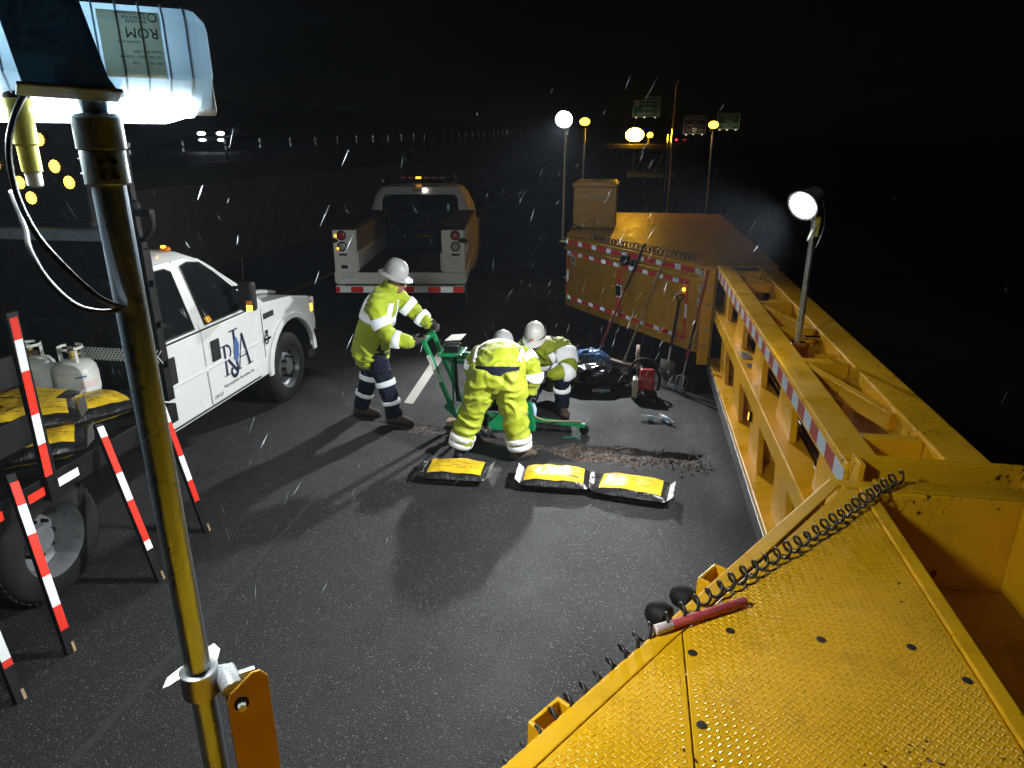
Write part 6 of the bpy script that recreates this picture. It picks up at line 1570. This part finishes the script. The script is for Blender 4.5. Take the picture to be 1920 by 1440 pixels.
def bottle(label, loc, rz, group):
    t = thing('water_bottle', label, 'bottle', (loc[0], loc[1], .034), rz, group)
    t.rotation_euler = (R(90), 0, rz)
    MB().lathe([(.024, -.105), (.031, -.10), (.0325, -.085), (.031, -.06), (.0325, -.05), (.0325, .03), (.028, .055), (.016, .082), (.0125, .09), (.0125, .098)], 18).build('shell', M_['bottle'], t, smooth='auto')
    MB().lathe([(.0145, .098), (.0145, .112), (.001, .113)], 14).build('cap', M_['signwhite'], t, smooth='auto')
    MB().tube([(0, 0, -.03), (0, 0, .02)], .0332, 18, cap=False).build('label', M_['bottlelabel'], t, smooth=True)
    return t
GBt = 'empty water bottles on the road'
bottle('clear water bottle lying nearest the pothole, pointing at the trailer', (.31, 7.12), R(85), GBt)
bottle('clear water bottle touching its neighbour, nearest the trailer wall', (.475, 7.12), R(40), GBt)
bottle('clear water bottle lying alone right of the red cut-off saw', (.62, 8.20), R(60), GBt)
bottle('clear water bottle lying against the front of the bin liner', (-.26, 7.93), R(-70), GBt)
bottle('clear water bottle just behind another at the bin liner', (-.17, 8.08), R(-75), GBt)
# ================================================================== cut-off saw
cs = thing('cutoff_saw', 'red and black handheld cut-off saw standing on the road', 'saw', (.27, 7.98, 0))
def pc(name, mb, m_, parent=None, bevel=.008, smooth=False, seg=3): return mb.build(name, m_, parent or cs, world=True, bevel=bevel, smooth=smooth, seg=seg)
pc('engine_cover', MB().prism([(-.10, .03), (.12, .03), (.13, .16), (.06, .25), (-.02, .27), (-.09, .20)], .20, .335, lambda u, v, w: (w, 7.92 + u, v)), M_['red'], bevel=.025)
pc('starter_cover', MB().prism([(-.12, .02), (.10, .02), (.10, .14), (.02, .20), (-.08, .18)], .14, .198, lambda u, v, w: (w, 7.90 + u, v)), M_['lens_clear'], bevel=.02)
pc('rear_grip', MB().bb((.19, 7.72, .02), (.36, 7.815, .10)), M_['blackmatte'], bevel=.02)
for k in range(4): pc('cooling_rib', MB().bb((.20, 7.708, .03 + k * .018), (.35, 7.719, .037 + k * .018)), M_['blackmatte'], bevel=.001)
pc('front_handle', MB().tube(catmull([(.13, 7.90, .05), (.11, 7.98, .22), (.19, 8.03, .31), (.31, 8.03, .30), (.38, 7.98, .18), (.37, 7.92, .06)], 6), .014, 10), M_['blackmatte'], bevel=0, smooth=True)
pc('cutting_arm', MB().prism([(0, .06), (.32, .16), (.33, .20), (.28, .24), (0, .20)], .205, .235, lambda u, v, w: (w, 8.04 + u, v)), M_['blackmatte'], bevel=.01)
gd = []
for i in range(15): a = R(-10 + 200 * i / 14); gd.append((.165 * math.cos(a), .165 * math.sin(a)))
pc('wheel_guard', MB().prism(gd, .165, .20, lambda u, v, w: (w, 8.36 + u * .9, .19 + v)), M_['woodpink'], bevel=.008)
pc('cutting_wheel', MB().lathe([(.15, -.002), (.15, .002)], 32, Matrix.Translation((.183, 8.36, .17)) @ Matrix.Rotation(R(90), 4, 'Y')), M_['galv'], bevel=0)
cs.scale = (1.3, 1.3, 1.3)
# ================================================================== tools leaning on the far trailer body
def tool(name, label, cat, bot, top, r, parts):
    t = thing(name, label, cat, (bot[0], bot[1], 0), 0, 'tools leaning on the trailer')
    b = V(bot); e = V(top); d = (e - b).normalized(); L_ = (e - b).length
    for (nm, s0, s1, rr, m_) in parts:
        MB().tube([b + d * L_ * s0, b + d * L_ * s1], rr, 10).build(nm, M_[m_], t, world=True, smooth='auto')
    return t, b, e, d
t, b, e, d = tool('rake', 'red handled rake leaning on the trailer body, leftmost of the tools', 'rake', (-.42, 8.98, .03), (.175, 9.36, 1.60), .015, (('ferrule', 0, .16, .010, 'galv'), ('handle', .16, .62, .015, 'redhandle'), ('grip', .62, 1, .016, 'blackmatte')))
MB().bar(b + V((-.2, .03, .0)), b + V((.2, -.03, .0)), .02, .03).build('head', M_['galv'], t, world=True, bevel=.003)
for i in range(11): MB().bar(b + V((-.19 + .038 * i, .028 - .0057 * i, 0)), b + V((-.19 + .038 * i, -.02 - .0057 * i, -.028)), .006, .006).build('tine', M_['galv'], t, world=True)
t, b, e, d = tool('push_broom', 'push broom with wooden handle leaning on the trailer body', 'broom', (-.015, 8.86, .11), (.455, 9.02, 1.56), .014, (('handle', 0, 1, .014, 'wood'), ('ferrule', 0, .06, .018, 'galv')))
bu = V((.80, -.60, 0)); bc = b + V((0, 0, -.015))
MB().bar(bc - bu * .26, bc + bu * .26, .065, .03).build('block', M_['woodpink'], t, world=True, bevel=.005)
m = MB()
for i in range(26):
    for j in (-1, 1): m.bar(bc + bu * (-.25 + .02 * i) + V((.01, .015, 0)) * j, bc + bu * (-.25 + .02 * i) + V((.02, .03, 0)) * j + V((0, 0, -.09)), .012, .012)
m.build('bristles', M_['blackmatte'], t, world=True)
t, b, e, d = tool('shovel', 'shovel with black D-grip leaning on the trailer door', 'shovel', (.505, 8.42, .02), (.635, 8.76, 1.06), .016, (('ferrule', .22, .42, .017, 'galv'), ('handle', .40, .92, .017, 'blackmatte')))
sdv = V((.75, -.55, 0)).normalized()
MB().tube([e - d * .09, e - d * .03 + sdv * .055, e + sdv * .06, e - sdv * .06, e - d * .03 - sdv * .055, e - d * .09], .011, 8).build('grip', M_['blackmatte'], t, world=True, smooth='auto')
MB().grid(8, 8, lambda p, q: b + d * (.27 * q) + sdv * (p - .5) * .22 * (1 if q > .35 else .55 + 1.28 * q) + V((-.4, -.6, 0)) * (.03 * (1 - (2 * p - 1) ** 2)) * -1).build('blade', M_['galv'], t, world=True, smooth=True)
t, b, e, d = tool('digging_bar', 'red and black digging fork leaning in the corner of the trailer wall', 'fork', (.66, 8.06, .02), (.895, 8.285, 1.46), .016, (('shaft', .0, .26, .010, 'galv'), ('socket', .26, .36, .018, 'redhandle'), ('handle', .36, .58, .017, 'blackmatte'), ('grip', .58, 1, .017, 'redhandle')))
for k in (-1.5, -.5, .5, 1.5): MB().tube([b + d * .22, b + d * .18 + sdv * k * .05, b + sdv * k * .05], [.010, .008, .005], 6).build('tine', M_['galv'], t, world=True)
# ================================================================== warning lamps and tractor at the head of the trailer
def warn(label, x, y, z0, z, r, m_):
    t = thing('amber_lamp', label, 'warning lamp', (x, y, z0), 0, 'amber lamps on poles at the trailer head')
    MB().tube([(x, y, z0), (x, y, z - .12)], .018, 10).build('pole', M_['galv'], t, world=True, smooth='auto')
    MB().tube([(x, y, z - .12), (x, y, z - .08)], .07, 16).build('socket', M_['blackmatte'], t, world=True, smooth='auto')
    MB().ell((x, y, z), (r, r * .9, r * .72), 10).build('lamp_dome', m_, t, world=True, smooth=True)
warn('amber warning lamp on a pole behind the far yellow locker', -1.01, 14.2, 1.5, 3.215, .095, M_['amberfar'])
warn('amber warning lamp on the right pole, before the green and brown signs', 1.40, 14.4, 1.5, 3.155, .09, M_['amberfar'])
tk = thing('tractor_truck', 'dark tractor truck hauling the trailer, nearly lost in the night', 'truck', (.35, 17.6, 0))
M_['darkpaint'] = mat('dark_tractor_paint', (0.003, 0.003, 0.004), .8, spec=.2)
def pk(name, mb, m_=None, parent=None, bevel=.02, smooth=False): return mb.build(name, m_ or M_['darkpaint'], parent or tk, world=True, bevel=bevel, smooth=smooth, seg=3)
pk('cab', MB().prism([(16.4, .95), (19.0, .95), (19.0, 1.75), (18.5, 2.65), (18.2, 2.80), (16.5, 2.80), (16.4, 2.70)], -.75, 1.45, lambda u, v, w: (w, u, v)))
pk('bonnet', MB().prism([(19.02, .70), (21.0, .70), (21.1, 1.4), (20.6, 1.6), (19.02, 1.74)], -.55, 1.25, lambda u, v, w: (w, u, v)))
pk('rear_window', MB().bb((-.2, 16.385, 2.1), (.9, 16.398, 2.6)), M_['glass'], bevel=.004)
pk('chassis', MB().bb((-.1, 14.7, .6), (.8, 19, .9)), M_['black'])
for x in (-.62, 1.32):
    for y in (15.4, 16.7, 20.2): pk('wheel', MB().lathe([(.3, -.14), (.48, -.13), (.5, -.08), (.5, .08), (.48, .13), (.3, .14)], 28, Matrix.Translation((x, y, .5)) @ Matrix.Rotation(R(90), 4, 'Y')), M_['rubber'], bevel=0, smooth='auto')
for x in (.745,):
    pk('exhaust_stack', MB().tube([(x, 16.2, 1.0), (x, 16.2, 3.95), (x + .05, 16.12, 4.08)], .032, 18), M_['chrome'], bevel=0, smooth='auto')
    pk('stack_guard', MB().tube([(x - .09, 16.17, 1.8), (x - .09, 16.17, 3.0)], .02, 8), M_['chrome'], bevel=0, smooth='auto')
bc2 = thing('rotating_beacon', 'large blazing amber beacon on the tractor cab roof', 'beacon', (-.066, 16.7, 2.80))
MB().tube([(-.066, 16.7, 2.80), (-.066, 16.7, 2.86)], .12, 20).build('base', M_['blackmatte'], bc2, world=True, smooth='auto')
MB().ell((-.066, 16.7, 2.995), (.20, .14, .145), 12).build('dome', M_['beacon'], bc2, world=True, smooth=True)
sb = thing('strobe_lamp', 'small amber strobe right beside the large beacon', 'beacon', (.27, 16.7, 2.80))
MB().tube([(.27, 16.7, 2.80), (.27, 16.7, 2.94)], .04, 14).build('base', M_['blackmatte'], sb, world=True, smooth='auto')
MB().ell((.27, 16.7, 2.99), (.065, .06, .06), 8).build('dome', M_['amberfar'], sb, world=True, smooth=True)
# ================================================================== rising road ahead and traffic
def rz_(y): return 0 if y < 40 else .00026 * (y - 40) ** 2 if y < 140 else 2.6 + .052 * (y - 140)
m = MB(); n = 40
m.grid(n, 1, lambda a, b: (-9.7 + 20 * b, 40 + 400 * a, rz_(40 + 400 * a) + .004))
struct(m.build('road_ahead', M_['asphalt']))
def car(name, label, x, y, z, facing, lampm, sep, h, lw, lh, low=None):
    t = thing(name, label, 'car', (x, y, z)); s = facing
    def pq(nm, mb, m_, bevel=.03): return mb.build(nm, m_, t, world=True, bevel=bevel, seg=3)
    pq('body', MB().prism([(-2.2, .3), (2.2, .3), (2.25, .62), (2.1, .85), (1.1, .95), (-2.1, .98), (-2.25, .7)], x - .88, x + .88, lambda u, v, w: (w, y + s * u, z + v)), M_['darkpaint'])
    pq('cabin', MB().prism([(1.2, .94), (.45, 1.42), (-1.2, 1.46), (-1.9, .96)], x - .74, x + .74, lambda u, v, w: (w, y + s * u, z + v)), M_['glass'])
    for k in (-1, 1):
        for yy in (-1.35, 1.35): MB().lathe([(.2, -.1), (.32, -.09), (.33, 0), (.32, .09), (.2, .1)], 20, Matrix.Translation((x + k * .8, y + yy, z + .33)) @ Matrix.Rotation(R(90), 4, 'Y')).build('wheel', M_['rubber'], t, world=True)
        e = s * 2.24 if lampm is M_['head'] else -s * 2.27
        MB().ell((x + k * sep / 2, y + e, z + h), (lw, .06, lh), 8).build('lamp', lampm, t, world=True, smooth=True)
        if low: MB().ell((x + k * sep / 2, y + e, z + h - low), (lw * .95, .06, lh * .6), 8).build('fog_lamp', lampm, t, world=True, smooth=True)
    return t
car('car', 'oncoming car with white headlights on the raised carriageway', -26.0, 44.0, opz(42) + .01, -1, M_['head'], 1.28, 1.06, .28, .11, .38)
car('car', 'distant car with two red tail lights beneath the signs', 7.3, 131, rz_(131), 1, M_['tail'], 1.45, .88, .22, .16)
# ================================================================== highway signs
def sign(name, label, x, y, z, w, h, m_, rows, border=True, lamps=False, tab=None, shield=None):
    t = thing(name, label, 'sign', (x, y, rz_(y)), 0)
    def ps_(nm, mb, mm, parent=None, bevel=0): return mb.build(nm, mm, parent or t, world=True, bevel=bevel)
    pn = ps_('panel', MB().bb((x - w / 2, y, z - h / 2), (x + w / 2, y + .06, z + h / 2)), m_, bevel=.02)
    for k in (-1, 1): ps_('post', MB().bb((x + k * w * .36 - .1, y + .08, rz_(y) - .2), (x + k * w * .36 + .1, y + .28, z + h / 2 - .1)), M_['darkpaint'])
    bw = .055; i = .06
    for (a, b) in (((x - w / 2 + i, z + h / 2 - i - bw), (x + w / 2 - i, z + h / 2 - i)), ((x - w / 2 + i, z - h / 2 + i), (x + w / 2 - i, z - h / 2 + i + bw)),
                   ((x - w / 2 + i, z - h / 2 + i + bw), (x - w / 2 + i + bw, z + h / 2 - i - bw)), ((x + w / 2 - i - bw, z - h / 2 + i + bw), (x + w / 2 - i, z + h / 2 - i - bw))):
        ps_('border', MB().bb((a[0], y - .012, a[1]), (b[0], y - .002, b[1])), M_['signwhite'], pn)
    for (s, size, dx, dz) in rows:
        text('lettering', s, size, (x + dx, y - .012, z + dz), (1, 0, 0), (0, 0, 1), M_['signwhite'], pn, ext=.004)
    if tab:
        tbp = ps_('exit_tab', MB().bb((x + w / 2 - tab[1] - .02, y, z + h / 2 + .01), (x + w / 2 - .02, y + .06, z + h / 2 + tab[2])), m_, bevel=.01)
        text('lettering', tab[0], tab[2] * .8, (x + w / 2 - tab[1] / 2 - .02, y - .012, z + h / 2 + tab[2] / 2), (1, 0, 0), (0, 0, 1), M_['signwhite'], tbp, ext=.004)
    if shield:
        sx_c, sz_c, sr = shield[0], shield[1], shield[2]
        po = [(-.9, .75), (-.5, .9), (0, .8), (.5, .9), (.9, .75), (.95, 0), (.6, -.6), (0, -1), (-.6, -.6), (-.95, 0)]
        sp_ = ps_('route_shield', MB().prism([(x + sx_c + u * sr, z + sz_c + v * sr) for u, v in po], y - .016, y - .004, lambda u, v, ww: (u, ww, v)), M_['signwhite'], pn)
        text('lettering', shield[3], sr * 1.1, (x + sx_c, y - .024, z + sz_c), (1, 0, 0), (0, 0, 1), M_['ink'], sp_, ext=.004)
    if lamps:
        for k in (-.36, -.05, .32):
            lm = ps_('sign_lamp', MB().bb((x + k * w - .10, y - .75, z - h / 2 - .14), (x + k * w + .10, y - .5, z - h / 2 - .06)).bar((x + k * w, y - .6, z - h / 2 - .14), (x + k * w, y + .1, z - h / 2 - .1), .05, .05), M_['darkpaint'])
            ps_('lamp_lens', MB().bb((x + k * w - .095, y - .74, z - h / 2 - .058), (x + k * w + .095, y - .51, z - h / 2 - .05)), M_['signlamp'], lm)
    return t
sign('highway_sign', 'lit green exit sign naming Little River Tpk, Fairfax and Annandale', .85, 90, 6.50, 3.25, 1.95, M_['signgreen'], [('Little River Tpk', .34, .45, .52), ('Fairfax', .44, .1, .0), ('Annandale', .44, -.1, -.55)], lamps=True, tab=('EXIT 52 A-B', 1.9, .42), shield=(-1.15, .55, .36, '236'))
sign('highway_sign', 'dark brown guide sign for Fairfax Museum and Visitors Center', 6.6, 90, 4.66, 2.7, 2.1, M_['signbrown'], [('Fairfax Museum', .34, 0, .68), ('and', .30, 0, .30), ('Visitors Center', .34, 0, -.05), ('USE', .28, -.65, -.62), ('EXIT', .28, .72, -.62)], lamps=True, shield=(0, -.60, .30, '50'))
sign('highway_sign', 'dim green guide sign for the community college campus', 10.4, 90, 5.05, 2.65, 1.85, M_['signgreen'], [('Northern Virginia', .28, 0, .62), ('Community', .28, 0, .30), ('College', .28, 0, -.02), ('Annandale Campus', .28, 0, -.34), ('NEXT EXIT', .24, 0, -.64)], lamps=True)
# ================================================================== falling sleet: slivers drawn long to stand in for motion streaks
m = MB(); rnd = random.Random(11)
def sliver(p, d, l, r):
    d = d.normalized(); s = d.orthogonal().normalized(); u = d.cross(s)
    m.add([p + d * l, p + s * r, p - (s * .5 - u * .87) * r, p - (s * .5 + u * .87) * r, p - d * l], [(0, 1, 2), (0, 2, 3), (0, 3, 1), (4, 2, 1), (4, 3, 2), (4, 1, 3)])
def wind(x, y): return V((-.42 if x > -1.4 else .55, rnd.uniform(-.15, .15), -1)) + V((rnd.gauss(0, .16), rnd.gauss(0, .1), 0))
for i in range(1000):
    y = rnd.uniform(2.0, 15.0); x = rnd.uniform(-5.5, 2.2) ; z = rnd.uniform(.05, 2.8)
    if rnd.random() < .7:
        x = rnd.gauss(.5, .8); y = rnd.uniform(4.5, 13); z = rnd.uniform(.4, 3.0)
    sliver(V((x, y, z)), wind(x, y), rnd.uniform(.018, .055) * (1 + y * .03), rnd.uniform(.00025, .0006) * (1 + y * .05))
for i in range(900):
    x = rnd.gauss(.3, .8); y = rnd.uniform(5.5, 13); z = rnd.uniform(.9, 3.3)
    sliver(V((x, y, z)), wind(x, y), rnd.uniform(.02, .05) * (1 + y * .03), rnd.uniform(.0002, .0004) * (1 + y * .05))
for i in range(70):
    y = rnd.uniform(1.3, 4.0); x = rnd.uniform(-1.1, .2) * y * .8; z = rnd.uniform(1.2, 3.1)
    sliver(V((x, y, z)), wind(x, y), rnd.uniform(.012, .035), rnd.uniform(.0005, .0009))
sl = m.build('falling_sleet', M_['sleet']); tag(sl, 'thin streaks of falling wet sleet, stretched along their path', 'sleet', kind='stuff')
# ================================================================== wet night air
hz = MB().bb((-120, -45, -1.2), (60, 260, 14)).build('haze', [])
hz['kind'] = 'stuff'; hz['label'] = 'thin wet night air'; hz['category'] = 'haze'
hm = bpy.data.materials.new('wet_night_air'); hm.use_nodes = True
hn = hm.node_tree; hn.nodes.clear()
pv = hn.nodes.new('ShaderNodeVolumePrincipled'); pv.inputs['Density'].default_value = 0.0009; pv.inputs['Color'].default_value = (0.75, 0.85, 1.0, 1)
pv.inputs['Anisotropy'].default_value = 0.0
ho = hn.nodes.new('ShaderNodeOutputMaterial'); hn.links.new(pv.outputs[0], ho.inputs['Volume'])
hz.data.materials.append(hm)
